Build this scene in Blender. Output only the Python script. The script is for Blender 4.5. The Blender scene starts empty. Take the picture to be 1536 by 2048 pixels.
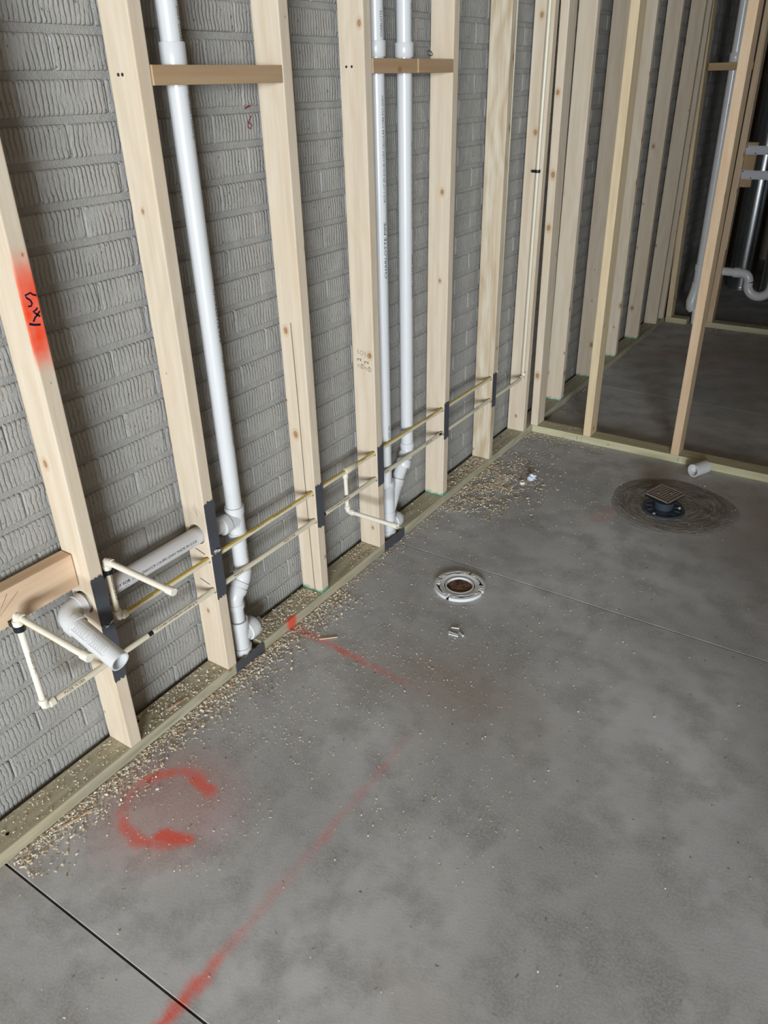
import bpy, bmesh, math, random
from mathutils import Vector, Matrix, noise
S = bpy.context.scene
COL = S.collection
rnd = random.Random(7)

# ------------------------------------------------------------------ camera
CAM = Vector((1.5374, -0.8304, 1.6152))
RGT = Vector((0.834275, 0.550939, -0.021255))
UPV = Vector((-0.252364, 0.415856, 0.873714))
FWD = Vector((-0.490203, 0.723553, -0.485975))
FPX = 1547.3
cd = bpy.data.cameras.new('camera')
cd.sensor_fit = 'VERTICAL'; cd.sensor_height = 36.0; cd.lens = FPX / 2048 * 36.0
cd.clip_start = 0.02; cd.clip_end = 60
cam = bpy.data.objects.new('camera', cd); COL.objects.link(cam)
cam.matrix_world = Matrix(((RGT.x, UPV.x, -FWD.x, CAM.x), (RGT.y, UPV.y, -FWD.y, CAM.y), (RGT.z, UPV.z, -FWD.z, CAM.z), (0, 0, 0, 1)))
S.camera = cam
# ------------------------------------------------------------------ world, daylight, exposure
w = bpy.data.worlds.new('world'); S.world = w; w.use_nodes = True
w.node_tree.nodes['Background'].inputs[0].default_value = (1.0, 0.86, 0.70, 1)
w.node_tree.nodes['Background'].inputs[1].default_value = 0.62
def area(name, loc, target, sx, sy, energy, color):
    l = bpy.data.lights.new(name, 'AREA'); l.shape = 'RECTANGLE'; l.size = sx; l.size_y = sy
    l.energy = energy; l.color = color
    o = bpy.data.objects.new(name, l); COL.objects.link(o); o.location = loc
    o.rotation_euler = (Vector(target) - Vector(loc)).to_track_quat('-Z', 'Y').to_euler()
    return o
area('daylight_opening', (5.3, -7.4, 1.75), (0.3, 1.0, 0.5), 3.0, 1.8, 1130, (0.81, 0.91, 1.0))
vs = S.view_settings
vs.view_transform = 'Standard'; vs.look = 'None'; vs.exposure = 0.0; vs.gamma = 1.0; vs.use_curve_mapping = False

# ------------------------------------------------------------------ helpers
def tag(o, label=None, cat=None, group=None, kind=None):
    if label: o['label'] = label
    if cat: o['category'] = cat
    if group: o['group'] = group
    if kind: o['kind'] = kind
    return o
def empty(name, loc, label, cat, group=None):
    o = bpy.data.objects.new(name, None); COL.objects.link(o); o.location = loc; o.empty_display_size = 0.05
    return tag(o, label, cat, group)
def link(name, me, mat=None, parent=None, loc=None):
    o = bpy.data.objects.new(name, me); COL.objects.link(o)
    if mat is not None and not me.materials: me.materials.append(mat)
    if parent is not None: o.parent = parent
    if loc is not None: o.location = loc
    return o
def fin(bm, name, mat, parent=None, origin=(0, 0, 0), smooth=None, loc=None):
    """bmesh in world coordinates -> object whose origin is `origin`; under a parent the origin is the parent's"""
    if smooth is not None:
        for f in bm.faces: f.smooth = True
    if parent is not None: origin = WL(parent)
    bmesh.ops.translate(bm, verts=bm.verts, vec=-Vector(origin))
    me = bpy.data.meshes.new(name); bm.to_mesh(me); bm.free()
    if smooth: 
        me.set_sharp_from_angle(angle=math.radians(smooth))
    return link(name, me, mat, parent, None if parent is not None else origin)
def WL(o):
    v = Vector(o.location)
    while o.parent: o = o.parent; v += Vector(o.location)
    return v
def hexa(bm, v8):
    vs_ = [bm.verts.new(v) for v in v8]
    for f in ((3, 2, 1, 0), (4, 5, 6, 7), (0, 1, 5, 4), (1, 2, 6, 5), (2, 3, 7, 6), (3, 0, 4, 7)):
        bm.faces.new([vs_[i] for i in f])
    return vs_
def box(bm, x0, x1, y0, y1, z0, z1):
    return hexa(bm, [(x0, y0, z0), (x1, y0, z0), (x1, y1, z0), (x0, y1, z0), (x0, y0, z1), (x1, y0, z1), (x1, y1, z1), (x0, y1, z1)])
def bevel(bm, w_, seg=2):
    bmesh.ops.bevel(bm, geom=list(bm.edges), offset=w_, segments=seg, profile=0.6, affect='EDGES')
def tube(bm, pts, rad, seg=20, cap=(True, True)):
    pts = [Vector(p_) for p_ in pts]; n = len(pts)
    if not hasattr(rad, '__len__'): rad = [rad] * n
    tans = []
    for i in range(n):
        a = b = None
        for j in range(i + 1, n):
            if (pts[j] - pts[i]).length > 1e-7: b = (pts[j] - pts[i]).normalized(); break
        for j in range(i - 1, -1, -1):
            if (pts[i] - pts[j]).length > 1e-7: a = (pts[i] - pts[j]).normalized(); break
        t = a if b is None else b if a is None else (a + b)
        if t.length < 1e-5: t = a
        t = t.normalized()
        if tans and t.dot(tans[-1]) < -0.2: t = -t
        tans.append(t)
    ref = Vector((0, 0, 1)) if abs(tans[0].z) < 0.9 else Vector((1, 0, 0))
    u = tans[0].cross(ref).normalized(); rings = []
    for i in range(n):
        t = tans[i]; u = (u - t * u.dot(t)).normalized(); v = t.cross(u)
        rings.append([bm.verts.new(pts[i] + (u * math.cos(2 * math.pi * k / seg) + v * math.sin(2 * math.pi * k / seg)) * rad[i]) for k in range(seg)])
    for i in range(n - 1):
        for k in range(seg):
            bm.faces.new((rings[i][k], rings[i][(k + 1) % seg], rings[i + 1][(k + 1) % seg], rings[i + 1][k]))
    if cap[0]: bm.faces.new(list(reversed(rings[0])))
    if cap[1]: bm.faces.new(rings[-1])
def arc(c, d0, d1, R, n=8):
    """points of a bend: arrives at corner c travelling d0, leaves along d1, bend radius R"""
    c = Vector(c); d0 = Vector(d0).normalized(); d1 = Vector(d1).normalized()
    ang = d0.angle(d1); tl = R * math.tan(ang / 2)
    a = c - d0 * tl; ax = d0.cross(d1).normalized(); nrm = ax.cross(d0).normalized()
    cen = a + nrm * R
    return [cen + Matrix.Rotation(ang * i / n, 3, ax) @ (a - cen) for i in range(n + 1)], tl
def pipe(name, pts, r, mat, parent, seg=20, label=None):
    bm = bmesh.new(); tube(bm, pts, r, seg)
    o = fin(bm, name, mat, parent, smooth=40)
    if label: o['label'] = label
    return o
def hollow_end(bm, p0, p1, r, ri, depth, seg=24):
    p0 = Vector(p0); p1 = Vector(p1); d = (p1 - p0).normalized()
    tube(bm, [p0, p1, p1, p1, p1 - d * depth], [r, r, r - 0.0006, ri, ri], seg)
def bend(name, c, d0, d1, r, mat, parent, R=None, hub=None, hl=0.03, seg=20):
    """pipe fitting: bend with a socket hub at each end"""
    R = R or r * 1.5; hub = hub or r * 1.16
    pts, tl = arc(c, d0, d1, R)
    d0 = Vector(d0).normalized(); d1 = Vector(d1).normalized()
    P = [pts[0] - d0 * hl, pts[0] - d0 * hl, pts[0] - d0 * 0.002, pts[0] - d0 * 0.002] + pts + [pts[-1] + d1 * 0.002, pts[-1] + d1 * 0.002, pts[-1] + d1 * hl, pts[-1] + d1 * hl]
    k = len(pts)
    Rr = [r * 0.98, hub, hub, r * 1.07] + [r * 1.07] * k + [r * 1.07, hub, hub, r * 0.98]
    bm = bmesh.new(); tube(bm, P, Rr, seg)
    return fin(bm, name, mat, parent, smooth=35)
def sleeve(name, a, b, r, mat, parent, seg=24, inner=None):
    a = Vector(a); b = Vector(b); inner = inner or r * 0.86
    bm = bmesh.new(); c = (b - a).normalized() * 0.0015
    tube(bm, [a, a, a + c, b - c, b, b], [inner, r - 0.001, r, r, r - 0.001, inner], seg)
    return fin(bm, name, mat, parent, smooth=35)
_tc = {}
def text_geo(s, size):
    k = (s, size)
    if k not in _tc:
        cu = bpy.data.curves.new('t', 'FONT'); cu.body = s; cu.size = size; cu.resolution_u = 2
        o = bpy.data.objects.new('t', cu); COL.objects.link(o)
        dg = bpy.context.evaluated_depsgraph_get(); e = o.evaluated_get(dg); m = e.to_mesh()
        _tc[k] = ([tuple(v.co) for v in m.vertices], [tuple(f.vertices) for f in m.polygons])
        e.to_mesh_clear(); bpy.data.objects.remove(o); bpy.data.curves.remove(cu)
    return _tc[k]
def text_pipe(s, p0, axis, n, r, size, mat, parent, name='printed_text', st=1.0):
    V, F = text_geo(s, size)
    axis = Vector(axis).normalized(); n = Vector(n); n = (n - axis * n.dot(axis)).normalized(); t = n.cross(axis)
    p0 = Vector(p0); o = WL(parent); R = r + 0.0004
    out = []
    for v in V:
        a = (v[1] - size * 0.35) / R
        out.append(p0 + axis * v[0] * st + (n * math.cos(a) + t * math.sin(a)) * R - o)
    me = bpy.data.meshes.new(name); me.from_pydata(out, [], F)
    return link(name, me, mat, parent)
def text_flat(s, p0, axis, n, size, mat, parent, name='stamp'):
    V, F = text_geo(s, size); axis = Vector(axis).normalized(); n = Vector(n).normalized(); t = n.cross(axis); o = WL(parent)
    me = bpy.data.meshes.new(name)
    me.from_pydata([Vector(p0) + axis * v[0] + t * v[1] + n * 0.0006 - o for v in V], [], F)
    return link(name, me, mat, parent)
def ribbon(name, pts, w_, n, mat, parent, lift=0.0006):
    """marker stroke lying on a face"""
    n = Vector(n).normalized(); o = WL(parent); pts = [Vector(p_) for p_ in pts]; V = []; F = []
    for i, p_ in enumerate(pts):
        t = (pts[min(i + 1, len(pts) - 1)] - pts[max(i - 1, 0)]).normalized(); s = n.cross(t) * w_ / 2
        V += [p_ + s + n * lift - o, p_ - s + n * lift - o]
        if i: F.append((2 * i - 2, 2 * i - 1, 2 * i + 1, 2 * i))
    me = bpy.data.meshes.new(name); me.from_pydata(V, [], F)
    return link(name, me, mat, parent)

# ------------------------------------------------------------------ material helpers
class N:
    def __init__(s, name, rough=0.6, spec=0.4):
        s.m = bpy.data.materials.new(name); s.m.use_nodes = True; s.t = s.m.node_tree
        s.b = s.t.nodes['Principled BSDF']; s.b.inputs['Roughness'].default_value = rough
        s.b.inputs['Specular IOR Level'].default_value = spec
    def n(s, typ, ins=None, **kw):
        nd = s.t.nodes.new(typ)
        for k, v in kw.items(): setattr(nd, k, v)
        for k, v in (ins or {}).items(): s.set(nd.inputs[k], v)
        return nd
    def set(s, inp, v):
        if hasattr(v, 'is_output') or isinstance(v, bpy.types.NodeSocket): s.t.links.new(v, inp)
        else: inp.default_value = v
    def math(s, op, a, b=0.0, c=0.0, clamp=False):
        nd = s.n('ShaderNodeMath', {0: a, 1: b, 2: c}, operation=op); nd.use_clamp = clamp; return nd.outputs[0]
    def vmath(s, op, a, b=(0, 0, 0), out=0):
        nd = s.n('ShaderNodeVectorMath', {0: a, 1: b}, operation=op); return nd.outputs[out]
    def xyz(s, v):
        nd = s.n('ShaderNodeSeparateXYZ', {0: v}); return nd.outputs[0], nd.outputs[1], nd.outputs[2]
    def comb(s, x, y, z): return s.n('ShaderNodeCombineXYZ', {0: x, 1: y, 2: z}).outputs[0]
    def noise(s, v, scale, detail=3, rough=0.55, dist=0.0, out=0):
        return s.n('ShaderNodeTexNoise', {'Vector': v, 'Scale': scale, 'Detail': detail, 'Roughness': rough, 'Distortion': dist}).outputs[out]
    def ramp(s, f, stops, interp='LINEAR'):
        nd = s.n('ShaderNodeValToRGB', {0: f}); cr = nd.color_ramp; cr.interpolation = interp
        while len(cr.elements) < len(stops): cr.elements.new(0.5)
        for e, (p_, c) in zip(cr.elements, stops):
            e.position = p_; e.color = (*c, 1) if len(c) == 3 else c
        return nd.outputs[0]
    def mix(s, f, a, b, blend='MIX'):
        nd = s.n('ShaderNodeMix', data_type='RGBA', blend_type=blend); nd.clamp_factor = True
        s.set(nd.inputs[0], f)
        for i, v in ((6, a), (7, b)):
            if isinstance(v, tuple) and len(v) == 3: v = (*v, 1)
            s.set(nd.inputs[i], v)
        return nd.outputs[2]
    def step(s, v, lo, hi):
        nd = s.n('ShaderNodeMapRange', {0: v, 1: lo, 2: hi}, interpolation_type='SMOOTHSTEP'); return nd.outputs[0]
    def bump(s, h, strength=0.5, dist=0.01, normal=None):
        nd = s.n('ShaderNodeBump', {'Height': h, 'Strength': strength, 'Distance': dist})
        if normal is not None: s.set(nd.inputs['Normal'], normal)
        s.set(s.b.inputs['Normal'], nd.outputs[0]); return nd.outputs[0]
    def color(s, c):
        s.set(s.b.inputs['Base Color'], (*c, 1) if isinstance(c, tuple) and len(c) == 3 else c); return s
def plain(name, c, rough=0.5, spec=0.4, metal=0.0, var=0.06, vs_=40.0):
    k = N(name, rough, spec); k.b.inputs['Metallic'].default_value = metal
    co = k.n('ShaderNodeTexCoord').outputs['Object']
    f = k.noise(co, vs_, 2)
    k.color(k.mix(f, tuple(max(0, x * (1 - var)) for x in c), tuple(min(1, x * (1 + var)) for x in c)))
    return k.m
def wood(name, base=(0.70, 0.59, 0.455), dark=(0.54, 0.405, 0.265), axis='z', knots=1.0, green=False, orange=None, rough=0.62, grain=1.0, red_at=None, stain=None):
    k = N(name, rough, 0.25)
    co = k.n('ShaderNodeTexCoord').outputs['Object']; rv = k.n('ShaderNodeObjectInfo').outputs['Random']
    x, y, z = k.xyz(co)
    if axis == 'z': u, v, l = x, y, z
    elif axis == 'y': u, v, l = x, z, y
    else: u, v, l = y, z, x
    off = k.math('MULTIPLY', rv, 37.0)
    l2 = k.math('ADD', l, off)
    q = k.comb(k.math('ADD', u, off), k.math('ADD', v, k.math('MULTIPLY', rv, 11.0)), k.math('MULTIPLY', l2, 0.08))
    wob = k.noise(k.comb(u, v, k.math('MULTIPLY', l2, 0.9)), 2.2, 2)
    # cathedral growth rings
    rr = k.math('ADD', k.math('MULTIPLY', k.math('ADD', u, k.math('MULTIPLY', v, 0.7)), 55.0), k.math('MULTIPLY', wob, 16.0))
    ring = k.math('POWER', k.math('ABSOLUTE', k.math('SINE', rr)), 3.0)
    streak = k.noise(q, 95.0, 3, 0.6)
    big = k.noise(k.comb(u, v, k.math('MULTIPLY', l2, 0.5)), 5.0, 2)
    broad = k.noise(k.comb(k.math('ADD', u, off), v, k.math('MULTIPLY', l2, 0.035)), 38.0, 2)
    f = k.math('ADD', k.math('MULTIPLY', ring, 0.16 * grain), k.math('ADD', k.math('MULTIPLY', k.math('SUBTRACT', streak, 0.35), 0.65 * grain), k.math('MULTIPLY', k.math('SUBTRACT', broad, 0.42), 1.1)))
    col = k.mix(f, base, dark)
    col = k.mix(k.math('MULTIPLY', k.step(big, 0.45, 0.75), 0.35), col, tuple(c * f_ for c, f_ in zip(base, (1.0, 0.9, 0.78))))
    # knots, one per random cell of the face
    kv = k.comb(k.math('MULTIPLY', k.math('ADD', k.math('ADD', u, v), off), 9.0), k.math('MULTIPLY', l2, 6.2), 0.0)
    vo = k.n('ShaderNodeTexVoronoi', {'Vector': kv, 'Scale': 1.0, 'Randomness': 0.9}, feature='F1', voronoi_dimensions='2D')
    sel = k.xyz(vo.outputs['Color'])[0]
    size = k.math('MULTIPLY', k.math('SUBTRACT', sel, 0.56), 0.26 * knots)
    kd = k.math('ADD', vo.outputs['Distance'], k.math('MULTIPLY', k.math('SUBTRACT', streak, 0.5), 0.03))
    halo = k.step(k.math('SUBTRACT', kd, k.math('MULTIPLY', size, 1.5)), 0.02, -0.03)
    core = k.step(k.math('SUBTRACT', kd, k.math('MULTIPLY', size, 0.75)), 0.012, -0.012)
    col = k.mix(k.math('MULTIPLY', halo, 0.45), col, tuple(c * f_ for c, f_ in zip(dark, (1.0, 0.86, 0.72))))
    col = k.mix(k.math('MULTIPLY', core, 0.75), col, (0.30, 0.145, 0.06))
    if stain: col = k.mix(k.math('MULTIPLY', k.step(k.noise(k.comb(u, v, k.math('MULTIPLY', l2, 0.3)), 9.0, 2), 0.45, 0.7), stain[3]), col, stain[:3])
    if green:
        nz = k.noise(co, 45.0, 2)
        g = k.step(k.math('ADD', z, k.math('MULTIPLY', nz, 0.03)), 0.036, 0.016)
        col = k.mix(k.math('MULTIPLY', g, 0.9), col, (0.015, 0.24, 0.15))
    if orange:   # spray paint band on the room-side edge
        z0, z1 = orange; nz = k.noise(co, 14.0, 2)
        zz = k.math('ADD', z, k.math('MULTIPLY', k.math('SUBTRACT', nz, 0.5), 0.05))
        g = k.math('MULTIPLY', k.step(zz, z0 - 0.035, z0 + 0.045), k.step(zz, z1 + 0.05, z1 - 0.04))
        gi = k.math('MULTIPLY', g, k.math('ADD', 0.62, k.math('MULTIPLY', k.noise(co, 30.0, 2), 0.55)))
        g2 = k.math('MULTIPLY', gi, k.step(x, 0.084, 0.0875))
        col = k.mix(g2, col, (0.95, 0.075, 0.02))
    if red_at is not None:
        nz = k.noise(co, 40.0, 2)
        d = k.math('ABSOLUTE', k.math('SUBTRACT', k.math('ADD', l, k.math('MULTIPLY', k.math('SUBTRACT', nz, 0.5), 0.03)), red_at))
        g = k.math('MULTIPLY', k.step(d, 0.034, 0.012), k.step(u, 0.060, 0.085))
        col = k.mix(k.math('MULTIPLY', g, 0.85), col, (0.75, 0.07, 0.03))
    k.color(col)
    k.bump(k.math('ADD', streak, k.math('MULTIPLY', ring, 0.4)), 0.25, 0.0012)
    return k.m

# ------------------------------------------------------------------ materials
M = {}
M['stud'] = wood('pine_stud')
M['stud_green'] = wood('pine_stud_green_foot', green=True)
M['stud_orange'] = wood('pine_stud_sprayed', orange=(1.09, 1.27))
M['stud_grain'] = wood('strong_grain_pine_stud', (0.69, 0.60, 0.46), (0.46, 0.33, 0.20), grain=2.2)
M['stud_red'] = wood('fir_stud', (0.72, 0.53, 0.35), (0.52, 0.33, 0.18), grain=1.0)
M['stud_b'] = wood('pine_stud_yellow', (0.74, 0.59, 0.38), (0.58, 0.41, 0.23))
M['block'] = wood('block_wood', (0.46, 0.31, 0.18), (0.32, 0.19, 0.10), axis='y', knots=0.7, grain=0.7)
M['block_x'] = wood('block_wood_cross', (0.46, 0.33, 0.17), (0.34, 0.22, 0.10), axis='x', knots=0.3, grain=0.7)
M['near_block'] = wood('fir_block', (0.74, 0.55, 0.38), (0.56, 0.35, 0.20), axis='y', knots=0.8, grain=1.1)
M['treated'] = wood('treated_pine', (0.52, 0.475, 0.345), (0.28, 0.245, 0.16), axis='y', knots=0.6, grain=1.8, red_at=0.735 + 1.0)
M['treated_x'] = wood('treated_pine_cross', (0.56, 0.52, 0.34), (0.36, 0.32, 0.19), axis='x', knots=0.4, grain=1.2)
M['pvc'] = plain('white_pvc', (0.67, 0.66, 0.65), 0.22, 0.5, var=0.02, vs_=9)
M['pvc_in'] = plain('white_pvc_arm', (0.66, 0.63, 0.61), 0.3, 0.45, var=0.03, vs_=9)
M['cpvc'] = plain('cream_cpvc', (0.74, 0.66, 0.50), 0.3, 0.45, var=0.03, vs_=14)
M['cpvc_w'] = plain('pale_cpvc', (0.78, 0.72, 0.60), 0.28, 0.45, var=0.02, vs_=14)
M['yellow'] = plain('yellow_stripe', (0.56, 0.38, 0.05), 0.35, 0.4)
M['ink'] = plain('black_ink', (0.02, 0.02, 0.022), 0.5, 0.3)
M['marker'] = plain('marker_ink', (0.012, 0.008, 0.03), 0.45, 0.3)
M['redink'] = plain('red_ink', (0.20, 0.01, 0.03), 0.5, 0.3)
M['stampink'] = plain('brown_stamp_ink', (0.13, 0.075, 0.045), 0.7, 0.2)
M['pencil'] = plain('pencil_lead', (0.035, 0.025, 0.022), 0.6, 0.3)
M['steel_plate'] = plain('dark_steel', (0.085, 0.088, 0.098), 0.5, 0.4, metal=0.2, var=0.12)
M['black'] = plain('black_plastic', (0.012, 0.012, 0.013), 0.4, 0.4)
M['galv'] = plain('galvanised_steel', (0.62, 0.64, 0.66), 0.22, 0.5, metal=1.0, var=0.1, vs_=30)
M['strap'] = plain('galvanised_strap', (0.50, 0.50, 0.54), 0.5, 0.5, metal=0.5, var=0.05)
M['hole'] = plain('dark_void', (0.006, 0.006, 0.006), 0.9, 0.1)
M['screw'] = plain('bright_screw_steel', (0.80, 0.79, 0.75), 0.3, 0.5, metal=0.25)
M['grate'] = plain('bronze_grate', (0.30, 0.235, 0.19), 0.5, 0.4, metal=0.3, var=0.1)
M['drain'] = plain('dark_grey_drain_plastic', (0.045, 0.055, 0.072), 0.4, 0.4, var=0.15)
M['paper'] = plain('pale_blue_paper', (0.62, 0.68, 0.76), 0.7, 0.2)
M['drywall'] = plain('unpainted_drywall', (0.46, 0.38, 0.28), 0.9, 0.1, var=0.05, vs_=3)
M['ceiling'] = plain('timber_deck', (0.36, 0.27, 0.18), 0.9, 0.1, var=0.1, vs_=4)
M['wire'] = plain('rusty_wire', (0.05, 0.02, 0.02), 0.6, 0.3)

def mat_brick():
    k = N('brick_patterned_concrete', 0.85, 0.25)
    g = k.n('ShaderNodeNewGeometry').outputs['Position']; x, y, z = k.xyz(g)
    rv = k.n('ShaderNodeObjectInfo').outputs['Random']
    rz = k.math('ADD', z, k.math('MULTIPLY', rv, 5.0))
    wob = k.noise(k.comb(k.math('MULTIPLY', y, 0.8), rv, rz), 21.0, 2, 0.5)
    wob2 = k.noise(k.comb(y, 0.0, rz), 75.0, 2, 0.5)
    ph = k.math('ADD', k.math('MULTIPLY', y, 2 * math.pi / 0.0118), k.math('ADD', k.math('MULTIPLY', wob, 7.5), k.math('MULTIPLY', wob2, 2.2)))
    s = k.math('ADD', k.math('MULTIPLY', k.math('SINE', ph), 0.5), 0.5)
    ridge = k.math('SUBTRACT', 1.0, k.math('POWER', k.math('SUBTRACT', 1.0, s), 3.6))   # broad flats, narrow grooves
    amp = k.math('MULTIPLY', k.step(k.noise(k.comb(0.0, y, z), 14.0, 3, 0.6), 0.28, 0.62), k.math('ADD', 0.62, k.math('MULTIPLY', k.step(z, 0.3, 1.3), 0.38)))
    fine = k.noise(g, 420.0, 3, 0.6); mid = k.noise(g, 120.0, 3, 0.6)
    pit = k.step(k.noise(g, 95.0, 1), 0.70, 0.78)
    gz = k.step(z, 0.2, 1.7)
    speck = k.step(k.noise(g, 300.0, 1), 0.52, 0.75)
    base = k.mix(k.noise(g, 7.0, 3), (0.31, 0.297, 0.275), (0.435, 0.42, 0.39))
    base = k.mix(k.math('MULTIPLY', speck, k.math('ADD', 0.1, k.math('MULTIPLY', k.math('SUBTRACT', 1.0, gz), 0.5))), base, (0.20, 0.19, 0.18))
    base = k.mix(k.math('MULTIPLY', k.math('SUBTRACT', 1.0, ridge), k.math('MULTIPLY', amp, 0.62)), base, (0.15, 0.135, 0.115))
    base = k.mix(k.math('MULTIPLY', pit, 0.7), base, (0.10, 0.095, 0.09))
    k.color(base)
    h = k.math('ADD', k.math('MULTIPLY', ridge, k.math('MULTIPLY', amp, 1.0)), k.math('ADD', k.math('MULTIPLY', mid, 0.95), k.math('MULTIPLY', fine, 0.40)))
    h = k.math('SUBTRACT', h, k.math('MULTIPLY', pit, 0.8))
    k.bump(h, 0.65, 0.0030)
    return k.m
def mat_mortar():
    k = N('concrete_joint', 0.9, 0.2)
    g = k.n('ShaderNodeNewGeometry').outputs['Position']
    k.color(k.mix(k.noise(g, 60.0, 4), (0.27, 0.26, 0.24), (0.40, 0.385, 0.355)))
    k.bump(k.math('ADD', k.noise(g, 260.0, 3), k.noise(g, 60.0, 3)), 0.7, 0.003)
    return k.m
def mat_floor():
    k = N('grey_concrete_slab', 0.55, 0.35)
    g = k.n('ShaderNodeNewGeometry').outputs['Position']; x, y, z = k.xyz(g)
    p2 = k.comb(x, y, 0.0)
    big = k.noise(p2, 1.7, 4, 0.55); mid = k.noise(p2, 7.0, 4, 0.6); fine = k.noise(p2, 160.0, 3, 0.65)
    tr = k.noise(k.comb(k.math('MULTIPLY', k.math('ADD', x, k.math('MULTIPLY', y, 0.4)), 6.0), k.math('MULTIPLY', k.math('SUBTRACT', y, k.math('MULTIPLY', x, 0.4)), 90.0), k.math('MULTIPLY', big, 8.0)), 1.3, 3, 0.6)
    c = k.mix(k.step(big, 0.32, 0.68), (0.37, 0.365, 0.362), (0.60, 0.595, 0.595))
    c = k.mix(k.math('MULTIPLY', k.step(mid, 0.40, 0.68), 0.70), c, (0.26, 0.25, 0.24))
    c = k.mix(k.math('MULTIPLY', k.step(fine, 0.35, 0.72), 0.50), c, (0.58, 0.575, 0.57))
    c = k.mix(k.math('MULTIPLY', k.step(tr, 0.5, 0.75), 0.18), c, (0.55, 0.545, 0.54))
    br = k.step(k.noise(k.comb(x, y, 3.0), 1.1, 3), 0.5, 0.75)
    c = k.mix(k.math('MULTIPLY', br, 0.55), c, (0.36, 0.295, 0.22))
    # small brown dirt spots
    sp = k.n('ShaderNodeTexVoronoi', {'Vector': p2, 'Scale': 13.0, 'Randomness': 1.0}, feature='F1', voronoi_dimensions='2D')
    ss = k.xyz(sp.outputs['Color'])[0]
    dd = k.math('ADD', sp.outputs['Distance'], k.math('MULTIPLY', k.math('SUBTRACT', k.noise(p2, 130.0, 2, 0.7), 0.5), 0.34))
    spot = k.math('MULTIPLY', k.step(dd, 0.05, 0.0), k.step(ss, 0.60, 0.95))
    c = k.mix(k.math('MULTIPLY', spot, 0.8), c, (0.15, 0.10, 0.06))
    # red spray paint: a rough ring and two lines
    spray = k.noise(p2, 22.0, 3, 0.6); grit = k.noise(p2, 330.0, 2)
    def soft(d, w0, w1): return k.step(k.math('ADD', d, k.math('MULTIPLY', k.math('SUBTRACT', spray, 0.5), 0.035)), w1, w0)
    def seg(ax, ay, bx, by):
        dx, dy = bx - ax, by - ay; L2 = dx * dx + dy * dy
        t = k.math('DIVIDE', k.math('ADD', k.math('MULTIPLY', k.math('SUBTRACT', x, ax), dx), k.math('MULTIPLY', k.math('SUBTRACT', y, ay), dy)), L2, clamp=True)
        ex = k.math('SUBTRACT', k.math('SUBTRACT', x, ax), k.math('MULTIPLY', t, dx))
        ey = k.math('SUBTRACT', k.math('SUBTRACT', y, ay), k.math('MULTIPLY', t, dy))
        return k.math('SQRT', k.math('ADD', k.math('MULTIPLY', ex, ex), k.math('MULTIPLY', ey, ey))), t
    cx, cy = 0.289, -0.012
    ux, uy = k.math('SUBTRACT', x, cx), k.math('SUBTRACT', y, cy)
    rad = k.math('SQRT', k.math('ADD', k.math('MULTIPLY', ux, ux), k.math('MULTIPLY', uy, uy)))
    rd = k.math('ABSOLUTE', k.math('SUBTRACT', rad, 0.112))
    an = k.math('ARCTAN2', uy, ux)
    strong = k.math('ADD', 0.34, k.math('MULTIPLY', k.step(k.noise(k.comb(x, y, 7.0), 12.0, 2), 0.35, 0.65), 0.45))
    gap = k.step(k.math('ABSOLUTE', k.math('SUBTRACT', an, 0.17)), 0.30, 0.85)
    paint = k.math('MULTIPLY', k.math('MULTIPLY', soft(rd, -0.002, 0.040), strong), k.math('ADD', 0.22, k.math('MULTIPLY', gap, 0.78)))
    db, tb = seg(0.345, -0.085, 0.400, -0.060)
    paint = k.math('MAXIMUM', paint, k.math('MULTIPLY', soft(db, 0.006, 0.035), 0.95))
    dc, tc2 = seg(0.285, 0.088, 0.345, 0.085)
    paint = k.math('MAXIMUM', paint, k.math('MULTIPLY', soft(dc, 0.004, 0.03), 0.8))
    # vague overspray
    paint = k.math('MAXIMUM', paint, k.math('MULTIPLY', k.step(rad, 0.26, 0.10), 0.16))
    d1, t1 = seg(0.10, 0.742, 0.72, 0.697)
    i1 = k.math('MULTIPLY', k.step(t1, 1.05, 0.25), k.math('ADD', 0.25, k.math('MULTIPLY', k.step(k.noise(p2, 7.0, 2), 0.35, 0.6), 0.55)))
    paint = k.math('MAXIMUM', paint, k.math('MULTIPLY', soft(d1, -0.006, 0.026), i1))
    d2, t2 = seg(0.69, 0.68, 0.677, -0.75)
    i2 = k.math('ADD', k.math('MULTIPLY', k.step(t2, 0.50, 0.78), 0.62), k.math('MULTIPLY', k.step(k.noise(k.comb(x, y, 2.0), 4.0, 2), 0.40, 0.66), 0.34))
    wid = k.math('ADD', 0.001, k.math('MULTIPLY', t2, 0.013))
    d2b = k.math('SUBTRACT', d2, wid)
    paint = k.math('MAXIMUM', paint, k.math('MULTIPLY', k.step(k.math('ADD', d2b, k.math('MULTIPLY', k.math('SUBTRACT', spray, 0.5), 0.04)), 0.020, -0.016), i2))
    dpx, tp = seg(0.70, 1.98, 0.74, 2.12)
    paint = k.math('MAXIMUM', paint, k.math('MULTIPLY', soft(dpx, 0.0, 0.05), 0.16))
    dpy, tq = seg(0.25, 4.30, 0.70, 4.33)
    paint = k.math('MAXIMUM', paint, k.math('MULTIPLY', soft(dpy, 0.0, 0.05), 0.18))
    paint = k.math('MULTIPLY', paint, k.math('ADD', 0.62, k.math('MULTIPLY', k.step(grit, 0.35, 0.6), 0.45)), clamp=True)
    c = k.mix(k.math('MULTIPLY', paint, 1.15, clamp=True), c, (0.86, 0.12, 0.075))
    k.color(c)
    k.set(k.b.inputs['Roughness'], k.math('ADD', 0.48, k.math('MULTIPLY', mid, 0.2)))
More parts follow.
